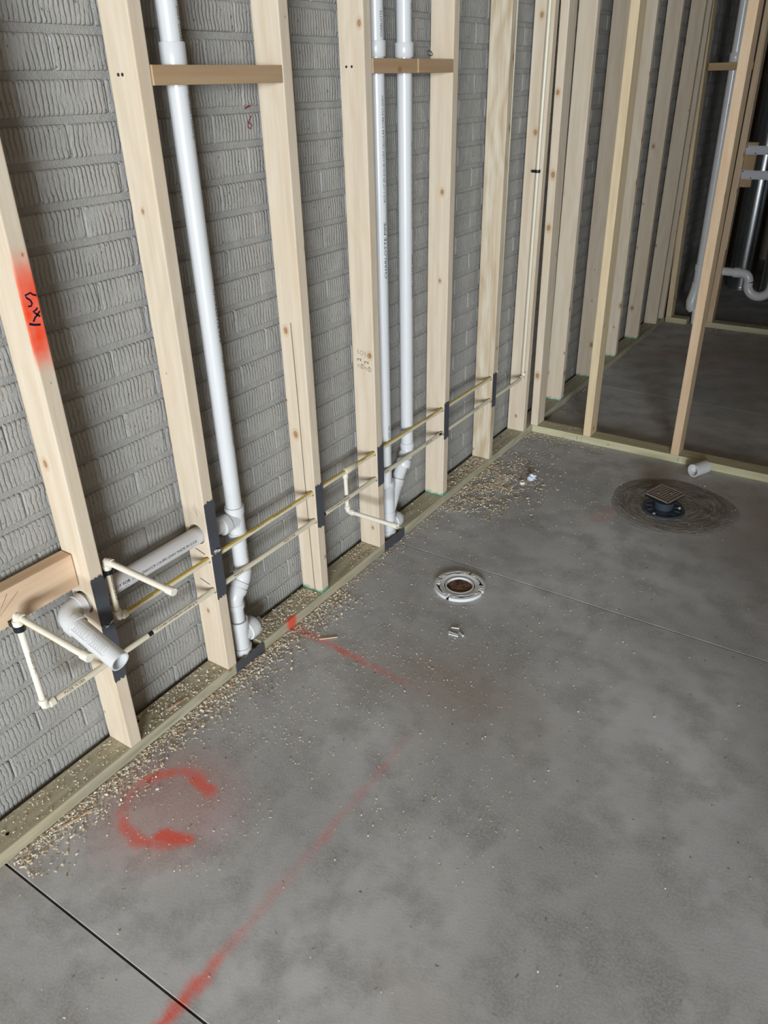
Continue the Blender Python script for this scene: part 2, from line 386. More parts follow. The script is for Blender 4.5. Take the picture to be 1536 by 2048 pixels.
    k.bump(k.math('ADD', k.math('MULTIPLY', fine, 0.28), k.math('ADD', k.math('MULTIPLY', mid, 0.5), k.math('MULTIPLY', tr, 0.10))), 0.30, 0.003)
    return k.m
def mat_patch():
    k = N('rough_dark_grout', 0.75, 0.3)
    g = k.n('ShaderNodeNewGeometry').outputs['Position']; x, y, z = k.xyz(g)
    ux, uy = k.math('SUBTRACT', x, 0.935), k.math('SUBTRACT', y, 2.265)
    rad = k.math('SQRT', k.math('ADD', k.math('MULTIPLY', ux, ux), k.math('MULTIPLY', uy, uy)))
    an = k.math('ARCTAN2', uy, ux)
    tr = k.noise(k.comb(k.math('MULTIPLY', rad, 60.0), k.math('MULTIPLY', an, 2.0), 0.0), 1.2, 4, 0.65)
    c = k.mix(k.step(tr, 0.3, 0.7), (0.15, 0.130, 0.105), (0.33, 0.305, 0.27))
    c = k.mix(k.math('MULTIPLY', k.step(k.noise(g, 9.0, 3), 0.45, 0.7), 0.45), c, (0.15, 0.115, 0.075))
    edge = k.step(k.math('ADD', rad, k.math('MULTIPLY', k.math('SUBTRACT', k.noise(g, 30.0, 3), 0.5), 0.09)), 0.21, 0.265)
    c = k.mix(edge, c, (0.34, 0.325, 0.31))
    c = k.mix(k.math('MULTIPLY', k.step(k.noise(g, 160.0, 2), 0.62, 0.72), 0.5), c, (0.34, 0.29, 0.22))
    k.color(c); k.bump(k.math('ADD', tr, k.math('MULTIPLY', k.noise(g, 90.0, 3), 0.6)), 0.7, 0.006)
    return k.m
def mat_chips():
    k = N('pine_shavings', 0.75, 0.2)
    g = k.n('ShaderNodeNewGeometry')
    r = g.outputs['Random Per Island']
    k.color(k.ramp(r, [(0.0, (0.46, 0.31, 0.18)), (0.15, (0.70, 0.55, 0.37)), (0.5, (0.84, 0.73, 0.56)), (1.0, (0.92, 0.87, 0.78))]))
    return k.m
def mat_gunk():
    k = N('wet_brown_debris', 0.45, 0.5)
    g = k.n('ShaderNodeNewGeometry').outputs['Position']; f = k.noise(g, 90.0, 4, 0.7)
    k.color(k.ramp(f, [(0.3, (0.03, 0.012, 0.006)), (0.5, (0.16, 0.07, 0.03)), (0.62, (0.26, 0.15, 0.08)), (0.72, (0.5, 0.42, 0.34))]))
    k.bump(f, 1.0, 0.01); return k.m
M['brick'] = mat_brick(); M['mortar'] = mat_mortar(); M['floor'] = mat_floor(); M['patch'] = mat_patch(); M['chips'] = mat_chips(); M['gunk'] = mat_gunk()

# ------------------------------------------------------------------ structure
def project(P):
    d = Vector(P) - CAM; zc = d.dot(FWD)
    if zc < 0.05: return None
    return 768 + FPX * d.dot(RGT) / zc, 1024 - FPX * d.dot(UPV) / zc, zc
# floor: base in the saw cuts, slabs between them
bm = bmesh.new(); box(bm, -0.4, 9.0, -9.0, 8.0, -0.14, -0.025)
floor = tag(fin(bm, 'floor', M['mortar']), 'grey concrete floor slab with saw-cut joints and red spray marks', kind='structure')
cuts = [-9.0, -3.6, -0.3398, 1.392, 3.54, 8.0]
gw = [0, 0.0022, 0.0026, 0.0021, 0.0016, 0]
for i in range(5):
    bm = bmesh.new(); box(bm, -0.4, 9.0, cuts[i] + gw[i], cuts[i + 1] - gw[i + 1], -0.13, 0.0)
    bmesh.ops.bevel(bm, geom=[e for e in bm.edges if all(abs(v.co.z) < 1e-6 for v in e.verts)], offset=0.0008, segments=1, affect='EDGES')
    fin(bm, 'slab', M['floor'], floor)
# rough grout patch round the drain
bm = bmesh.new(); rings = []; c0 = Vector((0.935, 2.265, 0))
for i in range(11):
    t = i / 10; row = []
    for j in range(64):
        a = 2 * math.pi * j / 64
        e = 1 + 0.035 * math.sin(3 * a + 1) + 0.05 * noise.noise(Vector((math.cos(a) * 2, math.sin(a) * 2, 0)))
        r = (0.05 + 0.205 * t) * (e if i > 6 else 1)
        p_ = c0 + Vector((math.cos(a) * r * 1.02, math.sin(a) * r, 0))
        h = 0.0055 * (1 - t ** 6) + 0.004 * noise.noise(p_ * 22 + Vector((0, 0, 3))) * (1 - t ** 8)
        p_.z = max(h, 0.0002) if i < 10 else 0.0001
        row.append(bm.verts.new(p_))
    rings.append(row)
for i in range(10):
    for j in range(64): bm.faces.new((rings[i][j], rings[i + 1][j], rings[i + 1][(j + 1) % 64], rings[i][(j + 1) % 64]))
bm.faces.new(list(reversed(rings[0])))
fin(bm, 'grout_patch', M['patch'], floor, smooth=60)['label'] = 'rough dark round grout patch around the floor drain'
# brick-patterned wall
XB = -0.020; XM = -0.0260
bm = bmesh.new(); box(bm, -0.30, XM, -3.0, 8.0, -0.02, 2.8)
wall = tag(fin(bm, 'wall_left', M['mortar']), 'grey concrete wall cast in a ridged brick pattern behind the studs', kind='structure')
CH, BL, BJ, VJ = 0.0815, 0.2145, 0.0150, 0.0055
def brick_verts(seed):
    r = random.Random(seed); hw, hh = (BL - 0.0012) / 2, (CH - BJ) / 2; V = []
    j = lambda s: r.uniform(-s, s)
    def loop(x, iw, ih, s):
        for a, b, ca, cb in ((-1, -1, 0, 1), (-1, -1, 1, 0), (1, -1, -1, 0), (1, -1, 0, 1), (1, 1, 0, -1), (1, 1, -1, 0), (-1, 1, 1, 0), (-1, 1, 0, -1)):
            V.append((x + j(s * 0.3), a * (hw - iw) + ca * 0.005 + j(s), b * (hh - ih) + cb * 0.005 + j(s)))
    loop(XM - 0.001 - XB, 0, 0, 0.0004); loop(-0.0020, 0.0004, 0.0018, 0.0004); loop(0.0, 0.0042, 0.005, 0.0008)
    F = []
    for l in range(2):
        for q in range(8):
            a, b = l * 8 + q, l * 8 + (q + 1) % 8
            F.append((a, b, b + 8, a + 8))
    F.append(tuple(range(16, 24)))
    return V, F
bmesh_variants = []
for s_ in range(8):
    V, F = brick_verts(s_); me = bpy.data.meshes.new('brick'); me.from_pydata(V, [], F); me.materials.append(M['brick']); bmesh_variants.append(me)
bricks = []
for kz in range(-1, 33):
    zc = 0.011 + CH * (kz + 0.5)
    y0 = -0.115 if kz % 2 == 0 else 0.432
    n0 = int((-1.6 - y0) / BL)
    for jn in range(n0, 46):
        yc = y0 + BL * (jn + 0.5)
        if yc > 7.7 or yc < -1.6 or zc > 2.7 or zc < 0: continue
        P = [project((XB, yc + a, zc + b)) for a in (-0.1, 0, 0.1) for b in (-0.03, 0.03)]
        if any(p_ is None for p_ in P): continue
        us = [p_[0] for p_ in P]; vs2 = [p_[1] for p_ in P]
        ar = (max(us) - min(us)) * (max(vs2) - min(vs2))
        infr = max(us) > 0 and min(us) < 1536 and max(vs2) > 0 and min(vs2) < 2048
        bricks.append((ar if infr else -1.0, yc, zc))
bricks.sort(key=lambda b: -b[0])
restV, restF = [], []
for i, (ar, yc, zc) in enumerate(bricks):
    if i < 300:
        o = link('brick', bmesh_variants[rnd.randrange(8)], None, wall); o.location = (XB + rnd.uniform(-0.0012, 0.0012), yc, zc)
    else:
        me = bmesh_variants[rnd.randrange(8)]; b0 = len(restV); dx = rnd.uniform(-0.0012, 0.0012)
        restV += [(v.co.x + XB + dx, v.co.y + yc, v.co.z + zc) for v in me.vertices]
        restF += [tuple(b0 + q for q in f.vertices) for f in me.polygons]
me = bpy.data.meshes.new('far_bricks'); me.from_pydata(restV, [], restF)
tag(link('far_bricks', me, M['brick'], wall), kind='stuff')
# shell of the place around
def shell(name, a, mat, label):
    bm = bmesh.new(); box(bm, *a); return tag(fin(bm, name, mat), label, kind='structure')
shell('ceiling', (-0.4, 9.0, -9.0, 8.0, 2.78, 2.9), M['ceiling'], 'timber deck ceiling above the framing')
shell('wall_back', (-0.4, 9.0, 7.8, 8.0, -0.02, 2.8), M['drywall'], 'far end wall of the dark mechanical space')
shell('wall_far_light_block', (1.05, 2.65, 5.20, 5.22, -0.02, 2.8), M['drywall'], 'added drywall sheet keeping light out of the space behind the far cross wall')  # added out of view to cut the light reaching the mechanical space
shell('wall_right', (2.65, 2.77, -0.95, 7.8, -0.02, 2.8), M['drywall'], 'unseen drywall on the right, placed to shade the floor')  # unseen wall, its position set to shade the right part of the floor

# ------------------------------------------------------------------ framing lumber
T, D = 0.038, 0.089
def stud(label, yb, yt, mat, holes=(), x0=0.0, h=2.78, group='wall studs', twist=0.0, dx=0.0):
    """wall stud: narrow edge to the room; yb/yt its near face at foot and at 2 m"""
    z0 = T; z1 = h; yt2 = yb + (yt - yb) * (z1 - z0) / 1.9
    bm = bmesh.new()
    hexa(bm, [(x0, yb, z0), (x0 + D, yb, z0), (x0 + D, yb + T, z0), (x0, yb + T, z0), (x0 + dx, yt2, z1), (x0 + D + dx, yt2, z1), (x0 + D + dx, yt2 + T, z1), (x0 + dx, yt2 + T, z1)])
    bevel(bm, 0.0032, 2)
    if holes:
        me = bpy.data.meshes.new('tmp'); bm.to_mesh(me); bm.free(); o = link('tmp', me)
        cb = bmesh.new()
        for hx, hz, hr in holes:
            tube(cb, [(hx, yb - 0.03, hz), (hx, yb + T + 0.04, hz)], hr, 20)
        bmesh.ops.recalc_face_normals(cb, faces=cb.faces)
        cm = bpy.data.meshes.new('tmpc'); cb.to_mesh(cm); cb.free(); c = link('tmpc', cm)
        md = o.modifiers.new('b', 'BOOLEAN'); md.object = c; md.operation = 'DIFFERENCE'; md.solver = 'EXACT'
        dg = bpy.context.evaluated_depsgraph_get(); ev = bpy.data.meshes.new_from_object(o.evaluated_get(dg))
        bm = bmesh.new(); bm.from_mesh(ev); bpy.data.objects.remove(o); bpy.data.objects.remove(c)
        for m_ in (me, cm, ev): bpy.data.meshes.remove(m_)
    o = fin(bm, 'wall_stud', mat, origin=(0, yb, T))
    return tag(o, label, 'stud', group)
def nail_plate(par, x, y0, y1, z0, z1, seed, name='nail_plate'):
    """steel guard plate with ragged ends on a +x face"""
    r = random.Random(seed); bm = bmesh.new(); n = 7; top, bot = [], []
    for i in range(n + 1):
        y = y0 + (y1 - y0) * i / n
        top.append((y, z1 + r.uniform(-0.004, 0.004))); bot.append((y, z0 + r.uniform(-0.004, 0.004)))
        if i < n:
            ym = y + (y1 - y0) / n * 0.45; top.append((ym, z1 + r.uniform(-0.006, 0.005))); bot.append((ym, z0 + r.uniform(-0.006, 0.004)))
    ol = bot + top[::-1]
    a = [bm.verts.new((x + 0.0006, y, z)) for y, z in ol]; b = [bm.verts.new((x + 0.0026, y, z)) for y, z in ol]
    bm.faces.new(b); bm.faces.new(a[::-1])
    for i in range(len(ol)): bm.faces.new((a[i], a[(i + 1) % len(ol)], b[(i + 1) % len(ol)], b[i]))
    o = fin(bm, name, M['steel_plate'], par); o['label'] = 'dark steel nail guard plate'; return o
UZ, LZ, UX, LX, RC = 0.436, 0.333, 0.074, 0.078, 0.0080
hh = [(UX, UZ, 0.0105), (LX, LZ, 0.0105)]
s1 = stud('pale pine stud with orange spray band and handwritten 541, nearest the camera', 0.0487, 0.0535, M['stud_orange'], [(LX, LZ, 0.0105), (0.044, 0.512, 0.031)])
s2 = stud('pale pine stud pierced by the white drain arm, left of the first vent stack', 0.4303, 0.4317, M['stud'], hh + [(0.044, 0.512, 0.031)])
s3 = stud('pine stud with a long split and green painted foot, right of the first vent stack', 0.9078, 0.9005, M['stud_green'], hh)
s4 = stud('pine stud with printed grade stamps, left of the paired white pipes', 1.2725, 1.2625, M['stud'], hh)
s5 = stud('knotty pine stud with green foot, right of the paired white pipes', 1.763, 1.787, M['stud_green'], hh)
s6 = stud('strongly grained pine stud, second from the corner of the cross wall', 2.2035, 2.2195, M['stud_grain'], hh)
s7 = stud('pine corner stud with a cream water riser strapped to its face', 2.5905, 2.612, M['stud'], [])
studs = [(s1, 0.0487), (s2, 0.4303), (s3, 0.9078), (s4, 1.2725), (s5, 1.763), (s6, 2.2035), (s7, 2.5905)]
g2 = 'wall studs beyond the cross wall'
stud('knotty pine wall stud just beyond the cross wall, nearest its plate', 3.0876, 3.0857, M['stud_green'], group=g2)
stud('wide-faced pine wall stud behind the middle cross-wall stud', 3.542, 3.53, M['stud_green'], group=g2)
stud('third wall stud beyond the cross wall, standing on a green foot', 3.9915, 3.9585, M['stud_green'], group=g2)
stud('fourth wall stud beyond the cross wall with dark check marks near its foot', 4.4422, 4.432, M['stud_green'], group=g2)
stud('fifth wall stud beyond the cross wall, ahead of the doubled end stud', 4.878, 4.9196, M['stud'], group=g2)
stud('last wall stud, tight against the far cross wall corner', 5.045, 5.06, M['stud'], group=g2)
# guard plates
for (st, y0), zs, sd in ((studs[0], ((0.452, 0.588), (0.275, 0.446)), 1), (studs[1], ((0.458, 0.618), (0.306, 0.452)), 3), (studs[2], ((0.306, 0.462),), 5), (studs[3], ((0.306, 0.462),), 7), (studs[4], ((0.308, 0.466),), 9), (studs[5], ((0.302, 0.458),), 11)):
    for i, (a, b) in enumerate(zs): nail_plate(st, D, y0 + 0.0005, y0 + T - 0.0005, a, b, sd + i)
# torn end flaps of the plates on the first two studs
for st, y0, z in ((s1, 0.0487, 0.449), (s2, 0.4303, 0.455)):
    bm = bmesh.new(); r = random.Random(int(z * 1000)); pts = []
    for i in range(5): pts.append((D + 0.004 + 0.004 * (i % 2), y0 + 0.008 + 0.007 * i, z + r.uniform(-0.006, 0.01)))
    lo = [bm.verts.new(p_) for p_ in pts]; up = [bm.verts.new((p_[0] + 0.002, p_[1] + 0.004, p_[2] + r.uniform(0.004, 0.010))) for p_ in pts]
    for i in range(4): bm.faces.new((lo[i], lo[i + 1], up[i + 1], up[i]))
    bmesh.ops.solidify(bm, geom=bm.faces[:], thickness=0.001)
    fin(bm, 'torn_label', M['paper'] if st is s1 else M['screw'], st)
# handwriting on the sprayed stud: 5 4 1 read downwards
n_ = (1, 0, 0); xf = D + 0.0002
def yz(pts): return [(xf, y, z) for y, z in pts]
ribbon('handwriting', yz([(0.0860, 1.2565), (0.078, 1.2600), (0.0745, 1.2640), (0.062, 1.2615), (0.064, 1.2560), (0.0705, 1.2500), (0.0725, 1.2430), (0.0690, 1.2390), (0.0625, 1.2395)]), 0.0034, n_, M['marker'], s1)
ribbon('handwriting', yz([(0.0815, 1.2330), (0.0790, 1.2300), (0.0705, 1.2270), (0.0745, 1.2235), (0.0790, 1.2190), (0.0835, 1.2150)]), 0.0036, n_, M['marker'], s1)
ribbon('handwriting', yz([(0.0850, 1.2255), (0.0790, 1.2200), (0.0715, 1.2150), (0.0660, 1.2080)]), 0.0036, n_, M['marker'], s1)
ribbon('handwriting', yz([(0.0560, 1.2060), (0.066, 1.2020), (0.0800, 1.1990)]), 0.0044, n_, M['marker'], s1)
# grade stamps on the fourth stud
yf = 1.2685
for dx_, dz_ in ((0.0, 0.0), (0.030, -0.006)):
    text_flat('133', (0.027 + dx_, yf, 0.752 + dz_), (0, 0, 1), (0, -1, 0), 0.009, M['stampink'], s4)
    text_flat('2', (0.036 + dx_, yf, 0.775 + dz_), (0, 0, 1), (0, -1, 0), 0.025, M['stampink'], s4)
    text_flat('S-DRY', (0.027 + dx_, yf, 0.800 + dz_), (0, 0, 1), (0, -1, 0), 0.007, M['stampink'], s4)
    for cz, rr_, ns in ((0.758, 0.0075, 20), (0.806, 0.0075, 6)):
        pts = [(0.0395 + dx_ + rr_ * math.cos(2 * math.pi * i / ns), yf, cz + dz_ + rr_ * math.sin(2 * math.pi * i / ns)) for i in range(ns + 1)]
        ribbon('stamp', pts, 0.0012, (0, -1, 0), M['stampink'], s4)
    text_flat('WW', (0.0415 + dx_, yf, 0.7535 + dz_), (0, 0, 1), (0, -1, 0), 0.007, M['stampink'], s4)
# carpenter's marks beside the bored holes
for (st, y0), zs in ((studs[1], (0.452, 0.349)), (studs[3], (0.452, 0.349))):
    for z in zs: ribbon('pencil_mark', [(0.030, y0 - 0.0002, z + 0.010), (0.066, y0 - 0.0002, z)], 0.0022, (0, -1, 0), M['pencil'], st)
ribbon('pencil_mark', [(0.045, 0.430, 0.60), (0.060, 0.430, 0.575), (0.052, 0.430, 0.61), (0.070, 0.430, 0.59)], 0.0007, (0, -1, 0), M['pencil'], s2)
# long split in the third stud
ribbon('split', [(0.050, 0.9004, 1.0), (0.052, 0.9034, 0.75), (0.0525, 0.9050, 0.5), (0.054, 0.9062, 0.3), (0.056, 0.9070, 0.16), (0.058, 0.9078, 0.045)], 0.0016, (0, -1, 0), M['pencil'], s3, lift=0.0025)
# nail heads on the stud faces beside the blocking
for st, yy, pts in ((s2, 0.4316, ((0.030, 1.640), (0.043, 1.640))), (s4, 1.2640, ((0.025, 1.655), (0.044, 1.655)))):
    for nx, nz in pts:
        bm = bmesh.new(); tube(bm, [(nx, yy + 0.004, nz), (nx, yy - 0.0012, nz)], 0.0036, 10); fin(bm, 'nail_head', M['wire'], st)

# plates
def plate_y(label, y0, y1, mat, gaps=()):
    segs = []; a = y0
    for g0, g1 in gaps: segs.append((a, g0)); a = g1
    segs.append((a, y1))
    e = None; parts = []
    for i, (a, b) in enumerate(segs):
        bm = bmesh.new(); box(bm, 0.0, D, a, b, 0.0, T); bevel(bm, 0.003, 2)
        parts.append(bm)
    return parts, segs
WP = empty('sole_plate', (0, -1.0, 0), 'long greenish treated sole plate under the wall studs along the brick wall', 'plate')
gaps = ((0.468, 0.590), (1.312, 1.445))
parts, segs = plate_y('', -1.6, 5.10, M['treated'], gaps)
for bm in parts: fin(bm, 'plate_board', M['treated'], WP)
for (g0, g1), sd in zip(gaps, (21, 22)):
    nail_plate(WP, D - 0.0005, g0 - 0.006, g1 + 0.004, 0.0012, 0.037, sd, 'guard_plate')
    bm = bmesh.new(); box(bm, 0.078, D - 0.0005, g0, g1, 0.0, 0.030); fin(bm, 'plate_lip', M['treated'], WP)
for y_ in (0.13, -0.30, 0.70, 1.52, 2.32, 2.47):      # nails / anchors in the plate
    bm = bmesh.new(); tube(bm, [(0.040 + 0.02 * math.sin(y_ * 40), y_, T - 0.002), (0.040 + 0.02 * math.sin(y_ * 40), y_, T + 0.001)], 0.0045, 12); fin(bm, 'nail_head', M['hole'], WP)
Y1 = 2.6979
bm = bmesh.new(); box(bm, 0.0915, 2.64, Y1, Y1 + D, 0.0, T); bevel(bm, 0.003, 2)
CP = tag(fin(bm, 'sole_plate', M['treated_x'], origin=(0.0915, Y1, 0)), 'treated sole plate of the cross wall running out to the right', 'plate')
for x_ in (0.33, 0.83):
    ribbon('pencil_mark', [(x_ + 0.002, Y1, 0.028), (x_ + 0.014, Y1, 0.008)], 0.0010, (0, -1, 0), M['pencil'], CP, 0.0005)
    ribbon('pencil_mark', [(x_ + 0.014, Y1, 0.028), (x_ + 0.004, Y1, 0.010)], 0.0010, (0, -1, 0), M['pencil'], CP, 0.0005)
    ribbon('pencil_mark', [(x_ + 0.030, Y1, 0.034), (x_ + 0.030, Y1, 0.002)], 0.0010, (0, -1, 0), M['pencil'], CP, 0.0005)
def cstud(label, xb, xt, y0, mat, group='cross-wall studs', holes=()):
    bm = bmesh.new(); x2 = xb + (xt - xb) * (2.78 - T) / 1.85
    hexa(bm, [(xb, y0, T), (xb + T, y0, T), (xb + T, y0 + D, T), (xb, y0 + D, T), (x2, y0, 2.78), (x2 + T, y0, 2.78), (x2 + T, y0 + D, 2.78), (x2, y0 + D, 2.78)])
    bevel(bm, 0.0032, 2)
    return tag(fin(bm, 'wall_stud', mat, origin=(xb, y0, T)), label, 'stud', group)
cA = cstud('end stud of the cross wall, weathered grey, against the corner', 0.0825, 0.0745, Y1, M['stud'])
cB = cstud('middle cross-wall stud with a bright yellow edge and dark side', 0.366, 0.362, Y1, M['stud_b'])
cC = cstud('orange-brown cross-wall stud standing free at the right', 0.799, 0.796, Y1, M['stud_red'])
Y2 = 5.11
FP = empty('sole_plate', (0.1, Y2, 0), 'far treated sole plate under the second cross wall, notched for the pipe', 'plate')
for a, b in ((0.0915, 0.247), (0.335, 2.64)):
    bm = bmesh.new(); box(bm, a, b, Y2, Y2 + D, 0, T); bevel(bm, 0.003, 2); fin(bm, 'plate_board', M['treated_x'], FP)
cstud('far cross-wall stud in the corner left of the grey vent pipe', 0.093, 0.054, Y2, M['stud_b'], 'far cross-wall studs')
fF2 = cstud('far cross-wall stud mostly hidden behind the orange-brown stud', 0.385, 0.392, Y2, M['stud_red'], 'far cross-wall studs')

# blocking
def block_prism(name, poly, z0, z1, mat, label, origin):
    bm = bmesh.new(); a = [bm.verts.new((x, y, z0)) for x, y in poly]; b = [bm.verts.new((x, y, z1)) for x, y in poly]
    bm.faces.new(a[::-1]); bm.faces.new(b)
    for i in range(len(poly)): bm.faces.new((a[i], a[(i + 1) % len(poly)], b[(i + 1) % len(poly)], b[i]))
    bmesh.ops.recalc_face_normals(bm, faces=bm.faces)
    return tag(fin(bm, name, mat, origin=origin), label, 'block', 'blocking between studs')
def notched(y0, y1, xs, cy=(), r=0.033, cx=0.045, xr=None):
    """block outline (x,y) with round notches open to the wall side"""
    x0, x1 = xs; c = 0.004
    P = [(x0, y0)] + [(x1 - c, y0), (x1, y0 + c), (x1, y1 - c), (x1 - c, y1), (x0, y1)]
    for cc in sorted(cy, reverse=True):
        P += [(x0, cc + r)] + [(cx + r * math.sin(a), cc + r * math.cos(a)) for a in [math.pi * i / 10 for i in range(11)]] + [(x0, cc - r)]
    return P
PX1, PY1 = 0.045, 0.584      # first stack
PX2, PY2 = 0.045, 1.389      # second stack
PX3, PY3 = 0.045, 1.547      # third pipe
o = block_prism('blocking', notched(0.4697, 0.9005, (0.002, 0.090), (PY1 - 0.004,), 0.031), 1.6185, 1.657, M['block'], 'brown horizontal block notched round the first vent stack', (0.05, 0.68, 1.62))
nL = notched(1.3035, 1.519, (0.002, 0.090), (PY2,), 0.031)
nL[3:6] = [(0.090, 1.550), (0.087, 1.553), (0.0705, 1.553), (0.0705, 1.519), (0.002, 1.519)]
block_prism('blocking', nL, 1.637, 1.6755, M['block'], 'splintered brown block beside the grade-stamped stud, left half of a pair', (0.05, 1.4, 1.637))
block_prism('blocking', [(0.0705, 1.558), (0.087, 1.558), (0.090, 1.561), (0.090, 1.783), (0.087, 1.786), (0.002, 1.786), (0.002, 1.5755), (0.0705, 1.5755)], 1.6375, 1.676, M['block'], 'plain brown block reaching the knotty stud, right half of a pair', (0.05, 1.6, 1.637))
bm = bmesh.new(); box(bm, 0.003, 0.043, -0.62, 0.0482, 0.560, 0.650); bevel(bm, 0.0035, 2)
nb = tag(fin(bm, 'blocking', M['near_block'], origin=(0.02, -0.3, 0.56)), 'wide reddish block at far left, butted to the sprayed stud', 'block', 'blocking between studs')
ribbon('pencil_mark', [(0.0432, -0.125, 0.64), (0.0432, -0.165, 0.59), (0.0432, -0.10, 0.632)], 0.0009, (1, 0, 0), M['pencil'], nb)
bm = bmesh.new(); box(bm, 0.112, 0.385, 5.116, 5.132, 1.632, 1.676); bevel(bm, 0.002, 1)
tag(fin(bm, 'blocking', M['block_x'], origin=(0.25, 5.13, 1.63)), 'small ochre block crossing in front of the far grey vent pipe', 'block', 'blocking between studs')

# ------------------------------------------------------------------ white drain stacks
PR = 0.0243
text_charlotte = 'CHARLOTTE PIPE  PLX  4112  1 1/2" IPS SCH 40 COEX CELLULAR CORE PVC-DWV PIPE  ASTM F-891'
P1 = empty('vent_stack', (PX1, PY1, 0), 'white plastic vent stack with drain arm tee and cleanout, between second and third studs', 'pipe')
Z = Vector((0, 0, 1)); Yv = Vector((0, 1, 0)); Xv = Vector((1, 0, 0))
def at(x, y, z): return Vector((x, y, z))
pu = pipe('pipe', [at(PX1, PY1 - 0.004, 1.66), at(PX1, PY1 - 0.004, 2.78)], PR, M['pvc'], P1)
pl = pipe('pipe', [at(PX1, PY1 - 0.004, 1.66), at(PX1, PY1, 0.52)], PR, M['pvc'], P1)
sleeve('coupling', at(PX1, PY1 - 0.004, 1.628), at(PX1, PY1 - 0.004, 1.702), 0.0295, M['pvc'], P1)
nR = Vector((0.955, 0.297, 0))
text_pipe('DWV  CHARLOTTE PIPE', at(PX1, PY1 - 0.004, 1.768), -Z, nR, PR, 0.011, M['stampink'], pu)
text_pipe('PVC DWV 1 1/2 SCH 40', at(PX1, PY1 - 0.003, 1.60), -Z, nR, PR, 0.009, M['ink'], pl)
text_pipe('CHARLOTTE PIPE', at(PX1, PY1, 1.165), -Z, nR, PR, 0.0140, M['ink'], pl, st=1.3)
text_pipe('PLX  4112  1 1/2" IPS SCH 40 COEX CELLULAR CORE PVC-DWV', at(PX1, PY1, 0.985), -Z, nR, PR, 0.0092, M['ink'], pl)
def san_tee(name, c, top, bot, branch, bl, r, par, z_b):
    """tee: vertical body with hubs and a swept side inlet"""
    bm = bmesh.new(); hub = r * 1.2; h = 0.022
    x, y = c
    tube(bm, [at(x, y, bot), at(x, y, bot), at(x, y, bot + h), at(x, y, bot + h), at(x, y, top - h), at(x, y, top - h), at(x, y, top), at(x, y, top)], [r * .95, hub, hub, r * 1.09, r * 1.09, hub, hub, r * .95], 24)
    b = Vector(branch).normalized(); o_ = at(x, y, z_b)
    tube(bm, [o_, o_ + b * (bl - 0.024), o_ + b * (bl - 0.024), o_ + b * bl, o_ + b * bl], [r * 1.09, r * 1.09, hub, hub, r * .95], 24)
    # sweep fillet under the branch
    pts, tl = arc(o_ + b * 0.002, -b, -Z, r * 1.25)
    tube(bm, pts, r * 1.04, 20)
    return fin(bm, name, M['pvc'], par, smooth=35)
san_tee('sanitary_tee', (PX1, PY1), 0.532, 0.424, (0, -1, 0), 0.062, PR, P1, 0.492)
pipe('pipe', [at(PX1, PY1, 0.43), at(PX1, PY1, 0.30)], PR, M['pvc'], P1)
text_pipe('CH 42 40', at(PX1, PY1, 0.395), -Z, nR, PR, 0.010, M['ink'], P1)
# 45 degree offset back to the lower riser
dd_ = Vector((0, -0.72, -0.70)).normalized()
bend('elbow', at(PX1, PY1, 0.280), -Z, dd_, PR, M['pvc'], P1, hl=0.020)
bend('elbow', at(PX1 + 0.002, PY1 - 0.049, 0.2315), dd_, -Z, PR, M['pvc'], P1, hl=0.018)
pipe('pipe', [at(PX1, PY1, 0.280), at(PX1 + 0.002, PY1 - 0.049, 0.2315), at(PX1 + 0.002, PY1 - 0.049, 0.13)], PR * 0.99, M['pvc'], P1)
def cleanout(par, x, y, zt, zb, zc, r=PR * 1.12):
    bm = bmesh.new(); hub = r * 1.2
    tube(bm, [at(x, y, -0.01), at(x, y, zb), at(x, y, zb), at(x, y, zb + 0.03), at(x, y, zb + 0.03), at(x, y, zt - 0.025), at(x, y, zt - 0.025), at(x, y, zt), at(x, y, zt), at(x, y, zt - 0.004)], [r, r, hub * 1.03, hub * 1.03, r * 1.08, r * 1.08, hub, hub, r * 1.02, r * .94], 24)
    tube(bm, [at(x, y, zc), at(x, y + 0.046, zc)], [r * 1.05, r * 1.12], 24)
    fin(bm, 'cleanout_tee', M['pvc'], par, smooth=35)
    bm = bmesh.new()
    tube(bm, [at(x, y + 0.030, zc), at(x, y + 0.030, zc), at(x, y + 0.046, zc), at(x, y + 0.062, zc), at(x, y + 0.066, zc)], [r, r * 1.30, r * 1.32, r * 1.32, r * 1.24], 24)
    o_ = fin(bm, 'cleanout_cap', M['pvc'], par, smooth=35)
    bm = bmesh.new(); tube(bm, [at(x, y + 0.064, zc), at(x, y + 0.092, zc)], 0.0185, 4); fin(bm, 'plug_nut', M['pvc_in'], o_)
cleanout(P1, PX1 + 0.002, PY1 - 0.049, 0.150, 0.018, 0.086)
text_pipe('AAA 2', at(PX1 + 0.002, PY1 - 0.049, 0.10), -Z, (0.9, 0.45, 0), PR * 1.22, 0.010, M['ink'], P1)
